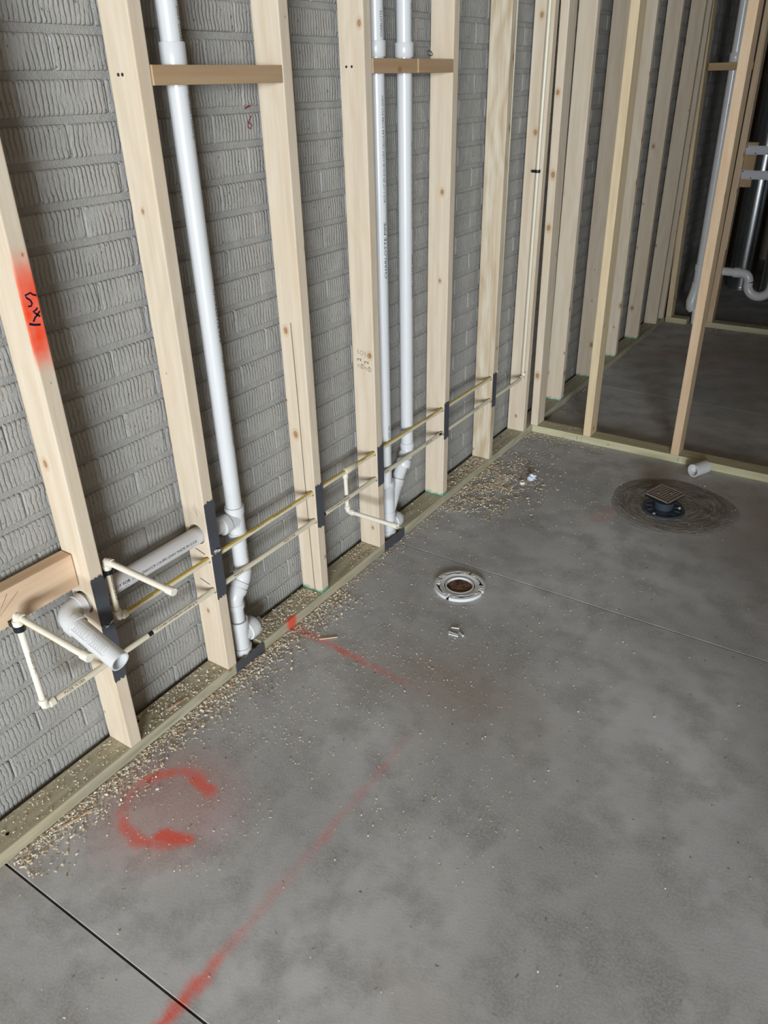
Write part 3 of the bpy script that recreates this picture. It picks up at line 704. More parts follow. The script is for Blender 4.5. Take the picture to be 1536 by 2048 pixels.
# horizontal drain arm through studs 2 and 1, elbow and open stub
AX, AZ = 0.044, 0.512
arm = pipe('drain_arm', [at(PX1, PY1 - 0.03, 0.493), at(AX, 0.43, 0.508), at(AX, 0.020, AZ)], PR, M['pvc_in'], P1)
nA = Vector((0.90, 0, -0.1))
text_pipe('NOT FOR', at(AX, 0.118, AZ), (0, 1, 0), Vector((0.9, 0, 0.10)), PR, 0.0125, M['ink'], arm)
text_pipe('PRESSURE', at(AX, 0.118, AZ), (0, 1, 0), Vector((0.9, 0, -0.42)), PR, 0.0115, M['ink'], arm)
text_pipe('#16', at(AX, 0.090, AZ), (0, 1, 0), Vector((0.9, 0, -0.12)), PR, 0.012, M['ink'], arm)
text_pipe('19-FPS-DWV/CP-110-FPC-DWV MADE IN U.S.A.', at(AX, 0.178, AZ - 0.001), (0, 1, -0.012), Vector((0.9, 0, 0.08)), PR, 0.0112, M['ink'], arm)
dst = Vector((0.20, -0.006, -0.055)).normalized()
ec = at(AX, -0.012, AZ)
bend('elbow', ec, (0, -1, 0), dst, PR, M['pvc'], P1, R=0.036, hl=0.020)
bm = bmesh.new(); hollow_end(bm, ec + dst * 0.03, ec + dst * 0.205, PR, PR - 0.004, 0.12)
stub = fin(bm, 'open_stub', M['pvc'], P1, smooth=35)
for c_ in range(2):   # pencilled scrawl along the top of the stub
    pts = []; up_ = Vector((0.2, -0.15, 0.95)); up_ = (up_ - dst * up_.dot(dst)).normalized(); tt = up_.cross(dst)
    for i in range(90):
        a = i / 90; ph = a * 7 * 2 * math.pi
        ang = 0.05 + 0.55 * math.sin(ph); q = 0.052 + 0.008 * math.cos(ph) + a * 0.055 + c_ * 0.062
        pts.append(ec + dst * q + (up_ * math.cos(ang - 0.5) + tt * math.sin(ang - 0.5)) * (PR + 0.0004))
    V = []; F = []; o_ = WL(stub)
    for i, p_ in enumerate(pts):
        nn = (p_ - ec); nn = (nn - dst * nn.dot(dst)).normalized(); t = (pts[min(i + 1, 89)] - pts[max(i - 1, 0)]).normalized(); s_ = nn.cross(t) * 0.00016
        V += [p_ + s_ - o_, p_ - s_ - o_]
        if i: F.append((2 * i - 2, 2 * i - 1, 2 * i + 1, 2 * i))
    me = bpy.data.meshes.new('pencil_scrawl'); me.from_pydata(V, [], F); link('pencil_scrawl', me, M['pencil'], stub)

P2 = empty('vent_stack', (PX2, PY2, 0), 'white plastic stack tight against the grade-stamped stud, with wye and cleanout', 'pipe')
q2 = pipe('pipe', [at(PX2, PY2, 2.78), at(PX2, PY2, 0.24)], PR, M['pvc'], P2)
sleeve('coupling', at(PX2, PY2, 1.680), at(PX2, PY2, 1.722), 0.0295, M['pvc'], P2)
nR2 = Vector((0.80, 0.60, 0)).normalized(); nR2 = Vector((math.cos(math.radians(-13)), math.sin(math.radians(-13)), 0))
text_pipe('CHARLOTTE PIPE', at(PX2, PY2, 1.035), Z, nR2, PR, 0.0150, M['ink'], q2, st=1.55)
text_pipe('4112 1-1/2" IPS SCH 40 COEX CELLULAR CORE PVC-DWV', at(PX2, PY2, 1.275), Z, nR2, PR, 0.0120, M['ink'], q2)
text_pipe('CHARLOTTE', at(PX2, PY2, 1.73), Z, nR2, PR, 0.0115, M['ink'], q2)
text_pipe('PIPE  DWV 40', at(PX2, PY2, 0.500), -Z, nR2, PR, 0.0105, M['ink'], q2)
# wye
dw = (at(PX2, PY2 + 0.013, 0.118) - at(PX3, PY3 - 0.030, 0.315)).normalized()
wy = at(PX2, PY2 + 0.013, 0.118)
bm = bmesh.new(); r = PR; hub = r * 1.2; yb_ = PY2 + 0.013
tube(bm, [at(PX2, yb_, 0.105), at(PX2, yb_, 0.105), at(PX2, yb_, 0.13), at(PX2, yb_, 0.13), at(PX2, yb_, 0.232), at(PX2, yb_, 0.232), at(PX2, yb_ - 0.004, 0.262), at(PX2, yb_ - 0.004, 0.262)], [r, hub, hub, r * 1.1, r * 1.1, hub, hub, r], 24)
tube(bm, [wy, wy - dw * 0.115, wy - dw * 0.115, wy - dw * 0.140, wy - dw * 0.140], [r * 1.08, r * 1.08, hub, hub, r], 24)
fin(bm, 'wye', M['pvc'], P2, smooth=35)
cleanout(P2, PX2 - 0.002, PY2 + 0.016, 0.115, 0.012, 0.062, PR * 1.04)
P3 = empty('vent_stack', (PX3, PY3, 0.3), 'white plastic vent pipe bending down into the wye, left of the knotty stud', 'pipe')
q3 = pipe('pipe', [at(PX3, PY3, 2.78), at(PX3, PY3, 0.365)], PR, M['pvc'], P3)
sleeve('coupling', at(PX3, PY3, 1.680), at(PX3, PY3, 1.720), 0.0297, M['pvc'], P3)
bend('elbow', at(PX3, PY3, 0.338), -Z, dw, PR, M['pvc'], P3, hl=0.022)
q3d = pipe('pipe', [at(PX3, PY3, 0.338) + dw * 0.02, wy - dw * 0.13], PR, M['pvc'], P3)
sleeve('hub', at(PX3, PY3, 0.338) + dw * 0.040, at(PX3, PY3, 0.338) + dw * 0.072, 0.0295, M['pvc'], P3)
nR3 = Vector((math.cos(math.radians(10)), math.sin(math.radians(10)), 0))
text_pipe('CHARLOTTE PIPE', at(PX3, PY3, 0.93), Z, nR3, PR, 0.0135, M['ink'], q3, st=1.5)
text_pipe('4112 1-1/2" IPS SCH 40 COEX CELLULAR CORE PVC-DWV PIPE', at(PX3, PY3, 1.17), Z, nR3, PR, 0.0100, M['ink'], q3)
text_pipe('CORE PVC-DWV PIPE', at(PX3, PY3, 1.727), Z, nR3, PR, 0.0100, M['ink'], q3)

# ------------------------------------------------------------------ cream water lines
def cap_end(name, a, d, r, par):
    d = Vector(d).normalized(); a = Vector(a); bm = bmesh.new()
    tube(bm, [a, a, a + d * 0.020, a + d * 0.022], [r, r * 1.28, r * 1.28, r * 1.18], 18)
    return fin(bm, name, M['cpvc_w'], par, smooth=35)
def stripe(par, a, b, n, r, wdeg=50, mat='yellow'):
    """yellow stripe printed along a straight pipe"""
    a = Vector(a); b = Vector(b); d = (b - a).normalized(); n = Vector(n); n = (n - d * n.dot(d)).normalized(); t = n.cross(d); o_ = WL(par); V = []; F = []
    for i in range(5):
        an = math.radians(-wdeg / 2 + wdeg * i / 4); off = (n * math.cos(an) + t * math.sin(an)) * (r + 0.0002)
        V += [a + off - o_, b + off - o_]
        if i: F.append((2 * i - 2, 2 * i - 1, 2 * i + 1, 2 * i))
    me = bpy.data.meshes.new('stripe'); me.from_pydata(V, [], F); return link('stripe', me, M[mat], par)
def band(name, a, b, r, par):
    a = Vector(a); b = Vector(b); bm = bmesh.new(); tube(bm, [a, b], r, 16); return fin(bm, name, M['black'], par, smooth=40)
nU = Vector((0.45, 0, 0.9))
W1 = empty('water_line', (UX, 0.112, UZ), 'upper cream water pipe with yellow stripe, crossing the studs, with two capped stubs', 'pipe')
run = pipe('pipe', [at(UX, 0.112, UZ), at(UX, 2.262, UZ)], RC, M['cpvc'], W1, 16)
stripe(run, at(UX, 0.13, UZ), at(UX, 2.25, UZ), (0.30, 0, 0.95), RC, 62)
for s_, y_, sz in (('CHLORINE FlowGuard Gold', 0.145, 0.0065), ('FlowGuard Gold 1/2', 0.60, 0.0075), ('FlowGuard Gold CPVC 4120', 0.71, 0.0075), ('FlowGuard', 1.185, 0.006), ('FlowGuard Gold CTS', 1.62, 0.0075)):
    text_pipe(s_, at(UX, y_, UZ), (0, 1, 0), (0.62, 0, 0.72), RC, sz, M['ink'], run)
bend('elbow', at(UX, 0.112, UZ), (0, -1, 0), (0, 0, 1), RC, M['cpvc_w'], W1, R=0.010, hub=0.0112, hl=0.014, seg=16)
rs = pipe('riser', [at(UX, 0.112, UZ), at(UX, 0.112, 0.608)], RC, M['cpvc'], W1, 16)
text_pipe('FlowGuard Gold CPVC 41', at(UX, 0.112, 0.575), -Z, (0.9, 0.1, 0), RC, 0.0075, M['ink'], rs)
ds1 = Vector((0.23, 0, -0.006)).normalized(); e1 = at(UX, 0.112, 0.608)
bend('elbow', e1, (0, 0, 1), ds1, RC, M['cpvc_w'], W1, R=0.010, hub=0.0112, hl=0.014, seg=16)
pipe('stub', [e1, e1 + ds1 * 0.222], RC, M['cpvc_w'], W1, 16)
cap_end('stub_cap', e1 + ds1 * 0.216, ds1, RC, W1)
band('pipe_clamp', at(UX, 0.112, 0.572), at(UX, 0.112, 0.583), 0.0128, W1)
bm = bmesh.new(); box(bm, UX + 0.002, UX + 0.009, 0.088, 0.112, 0.572, 0.583); fin(bm, 'clamp_tab', M['black'], W1)
# drop with stub between studs 3 and 4
sleeve('tee', at(UX, 1.092, UZ), at(UX, 1.155, UZ), 0.0115, M['cpvc'], W1, 16)
dp0 = at(UX - 0.004, 1.100, UZ - 0.008); dp1 = at(0.060, 1.117, 0.266)
sleeve('tee_branch', dp0 + Vector((0, 0, 0.004)), dp0 + (dp1 - dp0).normalized() * 0.020, 0.0108, M['cpvc_w'], W1, 16)
dr = pipe('drop', [dp0, dp1], RC * 0.95, M['cpvc_w'], W1, 16)
stripe(dr, dp0 + Vector((0, 0, -0.03)), dp1 + Vector((0, 0, 0.03)), (0.6, 0.8, 0), RC * 0.95, 40)
dd1 = (dp1 - dp0).normalized(); ds2 = Vector((1, 0.0, 0.0))
bend('elbow', dp1, dd1, ds2, RC, M['cpvc_w'], W1, R=0.010, hub=0.0112, hl=0.014, seg=16)
pipe('stub', [dp1, dp1 + ds2 * 0.20], RC, M['cpvc_w'], W1, 16)
bm = bmesh.new(); hollow_end(bm, dp1 + ds2 * 0.192, dp1 + ds2 * 0.214, RC * 1.28, RC * 0.8, 0.010, 18); fin(bm, 'stub_end', M['cpvc_w'], W1, smooth=35)
# riser behind the sixth stud
bend('elbow', at(UX, 2.262, UZ), (0, 1, 0), (0, 0, 1), RC, M['cpvc_w'], W1, R=0.010, hub=0.0112, hl=0.014, seg=16)
ur = pipe('riser', [at(UX, 2.262, UZ), at(UX + 0.006, 2.278, 2.6)], RC, M['cpvc'], W1, 16)
stripe(ur, at(UX, 2.262, 0.5), at(UX + 0.006, 2.278, 2.6), (0.8, 0.6, 0), RC, 50)

W2 = empty('water_line', (LX, -0.135, LZ), 'lower cream water pipe crossing the studs, rising on the corner stud, with a capped stub at far left', 'pipe')
run2 = pipe('pipe', [at(LX, -0.135, LZ), at(LX, 2.572, LZ)], RC, M['cpvc'], W2, 16)
for s_, y_, sz in (('MADE IN USA', -0.085, 0.0100), ('1/2" CTS SDR11 ASTM D2846 CPVC 4120 400PSI @ 73F', 0.205, 0.0065), ('FlowGuard', 0.512, 0.0085), ('MADE IN USA', 0.74, 0.0095), ('1/2 CTS CPVC 4120 400PSI @73F 100PSI @180F', 0.975, 0.006), ('FlowGuard', 1.325, 0.007), ('MADE IN USA', 1.62, 0.009), ('1/2 CTS CPVC 4120 SDR11', 2.02, 0.006)):
    text_pipe(s_, at(LX, y_, LZ), (0, 1, 0), (0.75, 0, 0.55), RC, sz, M['ink'], run2)
def wrap(par, a, b, r):
    bm = bmesh.new(); tube(bm, [a, b], r, 16, (False, False)); o_ = fin(bm, 'ink_mark', M['ink'], par, smooth=40); return o_
stripe(run2, at(LX, 0.182, LZ), at(LX, 0.197, LZ), (0.75, 0, 0.55), RC, 95, 'ink')
stripe(run2, at(LX, 0.952, LZ), at(LX, 0.962, LZ), (0.75, 0, 0.55), RC, 95, 'ink')
stripe(run2, at(LX, 1.735, LZ), at(LX, 1.757, LZ), (0.75, 0, 0.55), RC, 60, 'ink')
bend('elbow', at(LX, -0.135, LZ), (0, -1, 0), (0, 0, 1), RC, M['cpvc_w'], W2, R=0.010, hub=0.0116, hl=0.015, seg=16)
rs2 = pipe('riser', [at(LX, -0.135, LZ), at(LX, -0.137, 0.602)], RC, M['cpvc_w'], W2, 16)
text_pipe('FlowGuard CPVC', at(LX, -0.136, 0.50), -Z, (0.9, 0.1, 0), RC, 0.0085, M['ink'], rs2)
e2 = at(LX, -0.137, 0.602); ds3 = Vector((0.245, 0, -0.010)).normalized()
bend('elbow', e2, (0, 0, 1), ds3, RC, M['cpvc_w'], W2, R=0.010, hub=0.0118, hl=0.015, seg=16)
st3 = pipe('stub', [e2, e2 + ds3 * 0.235], RC, M['cpvc_w'], W2, 16)
stripe(st3, e2 + ds3 * 0.025, e2 + ds3 * 0.16, (0, -0.75, -0.30), RC, 40)
text_pipe('CHLORINE FlowGuard', e2 + ds3 * 0.10, ds3, (0.0, -0.75, -0.30), RC, 0.0085, M['ink'], st3)
cap_end('stub_cap', e2 + ds3 * 0.228, ds3, RC * 1.04, W2)
band('pipe_clamp', at(LX, -0.137, 0.562), at(LX, -0.137, 0.575), 0.0135, W2)
bm = bmesh.new(); box(bm, 0.0435, LX - 0.004, -0.142, -0.126, 0.562, 0.575); fin(bm, 'clamp_tab', M['black'], W2)
bend('elbow', at(LX, 2.572, LZ), (0, 1, 0), (0, 0, 1), RC, M['cpvc_w'], W2, R=0.010, hub=0.0112, hl=0.014, seg=16)
lr = pipe('riser', [at(LX - 0.004, 2.572, LZ), at(LX - 0.004, 2.600, 2.6)], RC, M['cpvc'], W2, 16)
band('pipe_clamp', at(LX - 0.004, 2.582, 1.255), at(LX - 0.004, 2.582, 1.267), 0.0120, W2)
bm = bmesh.new(); box(bm, LX - 0.030, LX - 0.004, 2.574, 2.586, 1.256, 1.266); fin(bm, 'clamp_tab', M['black'], W2)

# ------------------------------------------------------------------ things on the floor
def ang(cx, cy, r, a, z): return (cx + r * math.cos(a), cy + r * math.sin(a), z)
FX, FY = 0.4545, 1.247
TF = empty('toilet_flange', (FX, FY, 0), 'round white plastic toilet flange with slotted rim set in the floor', 'flange')
bm = bmesh.new(); ro, ri_ = 0.0925, 0.056; NS = 144; z0_, z1_ = 0.0, 0.0125
slots = []
base = 0.0
for q in range(4):
    a0 = base + q * math.pi / 2
    slots.append((a0 - 0.052, a0 + 0.052, 0.0735, 0.094, 'notch'))
    slots.append((a0 + 0.60, a0 + 1.14, 0.0735, 0.0805, 'slot'))
    slots.append((a0 + 0.46, a0 + 0.66, 0.070, 0.084, 'slot'))
radii = [0.056, 0.0605, 0.070, 0.0735, 0.0810, 0.084, 0.0925]
def cut(a, rm):
    a = (a - base) % (2 * math.pi)
    for s0, s1, r0, r1, k_ in slots:
        b0 = (s0 - base) % (2 * math.pi); b1 = b0 + (s1 - s0)
        if (b0 <= a <= b1 or b0 <= a + 2 * math.pi <= b1) and r0 - 1e-4 <= rm <= r1 + 1e-4: return True
    return False
tops = [[bm.verts.new(ang(FX, FY, rr_, 2 * math.pi * j / NS + base - math.pi / NS, z1_ - (0.0035 if i <= 1 else 0) - (0.001 if i == 6 else 0))) for j in range(NS)] for i, rr_ in enumerate(radii)]
bots = [[bm.verts.new(ang(FX, FY, rr_, 2 * math.pi * j / NS + base - math.pi / NS, z0_)) for j in range(NS)] for rr_ in radii]
solid = [[not cut(base + 2 * math.pi * j / NS, (radii[i] + radii[i + 1]) / 2) for j in range(NS)] for i in range(6)]
for i in range(6):
    for j in range(NS):
        if not solid[i][j]: continue
        j2 = (j + 1) % NS
        bm.faces.new((tops[i][j], tops[i + 1][j], tops[i + 1][j2], tops[i][j2]))
        if i == 5 or not solid[i + 1][j]: bm.faces.new((tops[i + 1][j], bots[i + 1][j], bots[i + 1][j2], tops[i + 1][j2]))
        if i == 0 or not solid[i - 1][j]: bm.faces.new((tops[i][j2], bots[i][j2], bots[i][j], tops[i][j]))
        if not solid[i][j - 1]: bm.faces.new((tops[i][j], bots[i][j], bots[i + 1][j], tops[i + 1][j]))
        if not solid[i][j2]: bm.faces.new((tops[i + 1][j2], bots[i + 1][j2], bots[i][j2], tops[i][j2]))
fin(bm, 'rim', M['pvc'], TF)
bm = bmesh.new()
tube(bm, [(FX, FY, 0.0005), (FX, FY, 0.0105), (FX, FY, 0.0105), (FX, FY, 0.0025)], [0.0525, 0.0525, 0.0475, 0.0455], 48, (False, False)); fin(bm, 'inner_collar', M['pvc'], TF, smooth=30)
bm = bmesh.new(); rows = []
for i in range(9):
    rows.append([bm.verts.new(ang(FX, FY, 0.0462 * i / 8 + 1e-4, 2 * math.pi * j / 32, 0.0015 + 0.005 * (1 - (i / 8) ** 2) + 0.004 * noise.noise(Vector((i * .9, j * .7, 1))) * (i < 8) * (i > 0))) for j in range(32)])
for i in range(8):
    for j in range(32): bm.faces.new((rows[i][j], rows[i + 1][j], rows[i + 1][(j + 1) % 32], rows[i][(j + 1) % 32]))
o = fin(bm, 'debris', M['gunk'], TF, smooth=60); o['label'] = 'brown debris filling the flange opening'
bm = bmesh.new()
tube(bm, [(FX, FY, 0.0002), (FX, FY, 0.0012)], 0.091, 48); fin(bm, 'slot_shade_disc', M['hole'], TF)  # black disc painted in as the shade seen through the rim slots
for q in range(4):
    for da, rr_ in ((0.25, 0.079), (1.33, 0.079)):
        a = base + q * math.pi / 2 + da
        bm = bmesh.new(); c_ = ang(FX, FY, rr_, a, 0)
        tube(bm, [(c_[0], c_[1], 0.012), (c_[0], c_[1], 0.0132), (c_[0], c_[1], 0.0140)], [0.0055, 0.0048, 0.002], 12); fin(bm, 'boss', M['pvc'], TF, smooth=50)
# floor drain
DX, DY = 0.915, 2.198
FD = empty('floor_drain', (DX, DY, 0), 'dark floor drain with a raised square bronze grate in a grout patch', 'drain')
bm = bmesh.new(); tube(bm, [(DX, DY, 0.0), (DX, DY, 0.009), (DX, DY, 0.013), (DX, DY, 0.013), (DX, DY, 0.009), (DX, DY, 0.010)], [0.089, 0.088, 0.083, 0.078, 0.076, 0.04], 48); fin(bm, 'flange_ring', M['drain'], FD, smooth=35)
for j in range(10):
    bm = bmesh.new(); a = 2 * math.pi * j / 10; c_ = ang(DX, DY, 0.060, a, 0)
    m_ = Matrix.Translation(c_) @ Matrix.Rotation(a, 4, 'Z')
    vs3 = hexa(bm, [m_ @ Vector(v) for v in ((-.012, -.002, .009), (.012, -.002, .009), (.012, .002, .009), (-.012, .002, .009), (-.012, -.002, .0145), (.012, -.002, .0125), (.012, .002, .0125), (-.012, .002, .0145))]); fin(bm, 'rib', M['drain'], FD)
for a in (0.6, 2.4, 4.4):
    c_ = ang(DX, DY, 0.068, a, 0); bm = bmesh.new(); tube(bm, [(c_[0], c_[1], 0.009), (c_[0], c_[1], 0.014)], 0.006, 6); fin(bm, 'bolt', M['screw'], FD)
bm = bmesh.new(); tube(bm, [(DX - 0.004, DY + 0.014, 0.0), (DX - 0.004, DY + 0.014, 0.043)], [0.038, 0.042], 32); fin(bm, 'neck', M['drain'], FD, smooth=35)
gc = Vector((0.900, 2.246, 0.054)); ga = math.radians(70)
G = Matrix.Translation(gc) @ Matrix.Rotation(math.radians(2.5), 4, 'X') @ Matrix.Rotation(ga, 4, 'Z')
GS = 0.0595
bm = bmesh.new(); hexa(bm, [G @ Vector(v) for v in ((-.9 * GS, -.9 * GS, -.012), (.9 * GS, -.9 * GS, -.012), (.9 * GS, .9 * GS, -.012), (-.9 * GS, .9 * GS, -.012), (-GS, -GS, .001), (GS, -GS, .001), (GS, GS, .001), (-GS, GS, .001))]); fin(bm, 'tray', M['black'], FD)
gr = None
bm = bmesh.new()
def gbox(bm, x0, x1, y0, y1, z0, z1): hexa(bm, [G @ Vector(v) for v in ((x0, y0, z0), (x1, y0, z0), (x1, y1, z0), (x0, y1, z0), (x0, y0, z1), (x1, y0, z1), (x1, y1, z1), (x0, y1, z1))])
e_ = 0.007
for a in ((-GS, GS, -GS, -GS + e_), (-GS, GS, GS - e_, GS), (-GS, -GS + e_, -GS, GS), (GS - e_, GS, -GS, GS)): gbox(bm, *a, 0.0005, 0.006)
gr = fin(bm, 'grate_frame', M['grate'], FD)
n_b = 8; pitch = (2 * GS - 2 * e_) / n_b
for i in range(1, n_b):
    c_ = -GS + e_ + pitch * i
    bm = bmesh.new(); gbox(bm, c_ - 0.0014, c_ + 0.0014, -GS + e_, GS - e_, 0.0012, 0.0055); fin(bm, 'bar', M['grate'], gr)
    bm = bmesh.new(); gbox(bm, -GS + e_, GS - e_, c_ - 0.0014, c_ + 0.0014, 0.0012, 0.0053); fin(bm, 'bar', M['grate'], gr)
for x_, y_ in ((-0.020, 0.018), (0.020, -0.018)):
    bm = bmesh.new(); c_ = G @ Vector((x_, y_, 0)); tube(bm, [c_ + Vector((0, 0, 0.004)), c_ + Vector((0, 0, 0.0068))], 0.006, 14); fin(bm, 'screw_boss', M['grate'], gr)
# loose coupling by the cross plate
a_ = at(0.9345, 2.588, 0.0302); b_ = at(0.972, 2.662, 0.0302); bm = bmesh.new(); r = 0.0300; d_ = (b_ - a_).normalized()
tube(bm, [a_ + d_ * 0.03, a_, a_, b_, b_, b_ - d_ * 0.03], [0.0245, 0.0245, r, r, 0.0245, 0.0245], 32)
tag(fin(bm, 'pipe_coupling', M['pvc'], origin=(0.953, 2.625, 0), smooth=35), 'short white plastic coupling lying open by the cross plate', 'coupling')
# screws under the flange
SC = [((0.5466, 1.0175), (0.5721, 1.0269), 'single silver screw lying nearest the toilet flange'), ((0.5860, 0.9945), (0.5528, 0.9935), 'silver screw in the middle of the little group on the floor'), ((0.5905, 0.9880), (0.5581, 0.9834), 'silver screw lying nearest the camera in its group'), ((0.5812, 1.0103), (0.6026, 0.9986), 'short silver screw lying askew at the right of the group')]
for i, (a, b, lb) in enumerate(SC):
    zc = 0.0042; bm = bmesh.new(); a = Vector((*a, zc)); b = Vector((*b, zc)); d_ = (b - a).normalized()
    tube(bm, [a, a + d_ * 0.004, b - d_ * 0.003, b - d_ * 0.001, b], [0.0006, 0.0024, 0.0024, 0.0042, 0.0042], 12)
    tag(fin(bm, 'screw', M['screw'], origin=((a.x + b.x) / 2, (a.y + b.y) / 2, 0), smooth=40), lb, 'screw', 'screws on the floor')
# ring offcut and crumpled paper
bm = bmesh.new(); c_ = at(0.302, 2.122, 0.0)
tube(bm, [c_, c_ + Z * 0.013, c_ + Z * 0.013, c_ + Z * 0.001], [0.0125, 0.0125, 0.0095, 0.0095], 20, (False, False)); bm.faces.ensure_lookup_table()
tag(fin(bm, 'pipe_offcut', M['cpvc_w'], origin=tuple(c_), smooth=35), 'tiny cream ring cut from a pipe, on the floor beside paper scrap', 'offcut')
bm = bmesh.new(); bmesh.ops.create_icosphere(bm, subdivisions=3, radius=0.022, matrix=Matrix.Translation((0.328, 2.168, 0.018)))
for v in bm.verts:
    q = v.co - Vector((0.328, 2.168, 0.018)); s_ = 0.75 + 0.9 * noise.noise(q * 55 + Vector((5, 2, 1))); q = q * s_; q.z *= 0.9
    v.co = Vector((0.328, 2.168, 0.018)) + q; v.co.z = max(v.co.z, 0.0005)
tag(fin(bm, 'paper_scrap', M['paper'], origin=(0.328, 2.168, 0)), 'crumpled pale blue paper scrap on the floor', 'paper')
# marker line on the concrete, wood splinters
SPL = [((0.205, 0.735), (0.250, 0.775), 0.006, 'flat wood splinter beside the sole plate near the red line'), ((0.062, 0.205), (0.070, 0.270), 0.008, 'pale wood splinter lying on the sole plate near the sprayed stud'), ((0.115, -0.205), (0.135, -0.125), 0.007, 'long wood splinter in the sawdust at lower left')]
for i, (a, b, w_, lb) in enumerate(SPL):
    zb = 0.0388 if i == 1 else 0.0008; a = Vector((*a, zb)); b = Vector((*b, zb)); d_ = (b - a).normalized(); s_ = Vector((-d_.y, d_.x, 0)) * w_ / 2; h_ = Vector((0, 0, 0.003))
    bm = bmesh.new(); hexa(bm, [a - s_, b - s_ * 0.4, b + s_ * 0.5, a + s_, a - s_ + h_, b - s_ * 0.4 + h_, b + s_ * 0.5 + h_, a + s_ + h_])
    tag(fin(bm, 'wood_splinter', M['near_block'], origin=tuple((a + b) / 2)), lb, 'splinter', 'wood splinters')
# wire tie and red scribble
bm = bmesh.new(); cc_ = [at(0.0, 1.766, 1.700), at(0.006, 1.764, 1.703), at(0.014, 1.762, 1.701), at(0.022, 1.758, 1.695), at(0.024, 1.757, 1.690), at(0.018, 1.759, 1.688), at(0.006, 1.764, 1.690), at(0.0, 1.766, 1.692)]
tube(bm, cc_, 0.0012, 8); tag(fin(bm, 'wire_loop', M['wire'], origin=(0.0, 1.755, 1.70), smooth=60), 'dark wire loop sticking out above the right block', 'wire')
ribbon('red_scribble', [(XB + 0.003, 0.862, 1.562), (XB + 0.003, 0.884, 1.568)], 0.0035, (1, 0, 0), M['redink'], wall)
ribbon('red_scribble', [(XB + 0.003, 0.885, 1.545), (XB + 0.003, 0.872, 1.530), (XB + 0.003, 0.868, 1.518), (XB + 0.003, 0.878, 1.514), (XB + 0.003, 0.884, 1.522), (XB + 0.003, 0.872, 1.530)], 0.003, (1, 0, 0), M['redink'], wall)

# ------------------------------------------------------------------ shavings
def chips(name, label, spots, seed):
    r = random.Random(seed); V, F = [], []
    for (x, y, z, s) in spots:
        a = r.uniform(0, 2 * math.pi); L = s * r.uniform(0.6, 2.0); w_ = s * r.uniform(0.3, 0.75); cu = r.uniform(-0.6, 1.5) * s
        ca, sa = math.cos(a), math.sin(a); b0 = len(V); tl = r.uniform(-0.4, 0.4)
        for i in range(4):
            t = i / 3 - 0.5; h = max(0.0, cu * (0.25 - t * t) + (0.25 * s if cu < 0 else 0) + r.uniform(0, 0.2) * s)
            for sd in (-1, 1):
                px, py = t * L, sd * w_ / 2
                V.append((x + px * ca - py * sa, y + px * sa + py * ca, z + 0.0008 + h + max(0, sd * tl * w_)))
        for i in range(3): F.append((b0 + 2 * i, b0 + 2 * i + 2, b0 + 2 * i + 3, b0 + 2 * i + 1))
    me = bpy.data.meshes.new(name); me.from_pydata(V, [], F)
    return tag(link(name, me, M['chips']), label, 'shavings', kind='stuff')
r = random.Random(3); sp = []
def heap(n, x0, x1, y0, y1, z, s, f=None):
    k_ = 0
    while k_ < n:
        x, y = r.uniform(x0, x1), r.uniform(y0, y1)
        if f and r.random() > f(x, y): continue
        sp.append((x, y, z, s * r.uniform(0.5, 1.4))); k_ += 1
dec = lambda w_: (lambda x, y: math.exp(-(x - 0.09) / w_))
heap(1700, 0.094, 0.24, -0.33, 0.45, 0, 0.0062, dec(0.032))
heap(1200, 0.092, 0.24, 0.45, 1.0, 0, 0.0064, dec(0.034))
heap(500, 0.092, 0.30, 1.0, 1.8, 0, 0.0045, dec(0.03))
heap(3000, 0.092, 0.55, 1.72, 2.5, 0, 0.0074, lambda x, y: math.exp(-((x - 0.13) / 0.16) ** 2 - ((y - 2.02) / 0.26) ** 2) * min(1, max(0.08, 0.45 + 1.6 * noise.noise(Vector((x * 17, y * 17, 4))))))
heap(420, 0.092, 0.5, 2.45, 2.69, 0, 0.0055, lambda x, y: math.exp(-(2.69 - y) / 0.05) * math.exp(-(x - 0.09) / 0.25))
heap(3200, 0.1, 1.1, 0.2, 2.6, 0, 0.0031, lambda x, y: math.exp(-((x - 0.55) / 0.5) ** 2) * (0.35 + 0.65 * noise.noise(Vector((x * 2.5, y * 2.5, 0)))))
heap(900, 0.1, 0.75, 0.25, 0.85, 0, 0.0030, lambda x, y: math.exp(-((x - 0.35) / 0.25) ** 2))
heap(420, 0.1, 2.2, -0.9, 2.6, 0, 0.0040)
heap(260, 0.13, 0.55, -0.15, 0.15, 0, 0.003)
heap(160, 0.62, 1.2, 2.0, 2.55, 0.006, 0.0038)
heap(60, 0.12, 0.8, 2.9, 5.0, 0, 0.004)
heap(240, 0.10, 0.55, 4.85, 5.1, 0, 0.006, lambda x, y: math.exp(-(5.1 - y) / 0.05))
heap(160, 0.095, 0.2, 2.95, 3.7, 0, 0.005, dec(0.04))
chips('floor_shavings', 'pale wood shavings and sawdust scattered over the concrete floor', sp, 11)
sp = []
def onplate(n, y0, y1, s=0.0046):
    heap(n, 0.006, 0.084, y0, y1, T, s)
onplate(260, -0.33, 0.045, 0.0038); onplate(300, 0.10, 0.42, 0.0054); onplate(620, 0.60, 0.90, 0.0054); onplate(150, 1.15, 1.265, 0.005); onplate(760, 1.84, 2.19, 0.0060); onplate(30, 1.0, 1.15, 0.004); onplate(45, 1.46, 1.76, 0.0045); onplate(110, 2.28, 2.55, 0.004)
chips('plate_shavings', 'wood shavings lying on top of the treated sole plate', sp, 12)
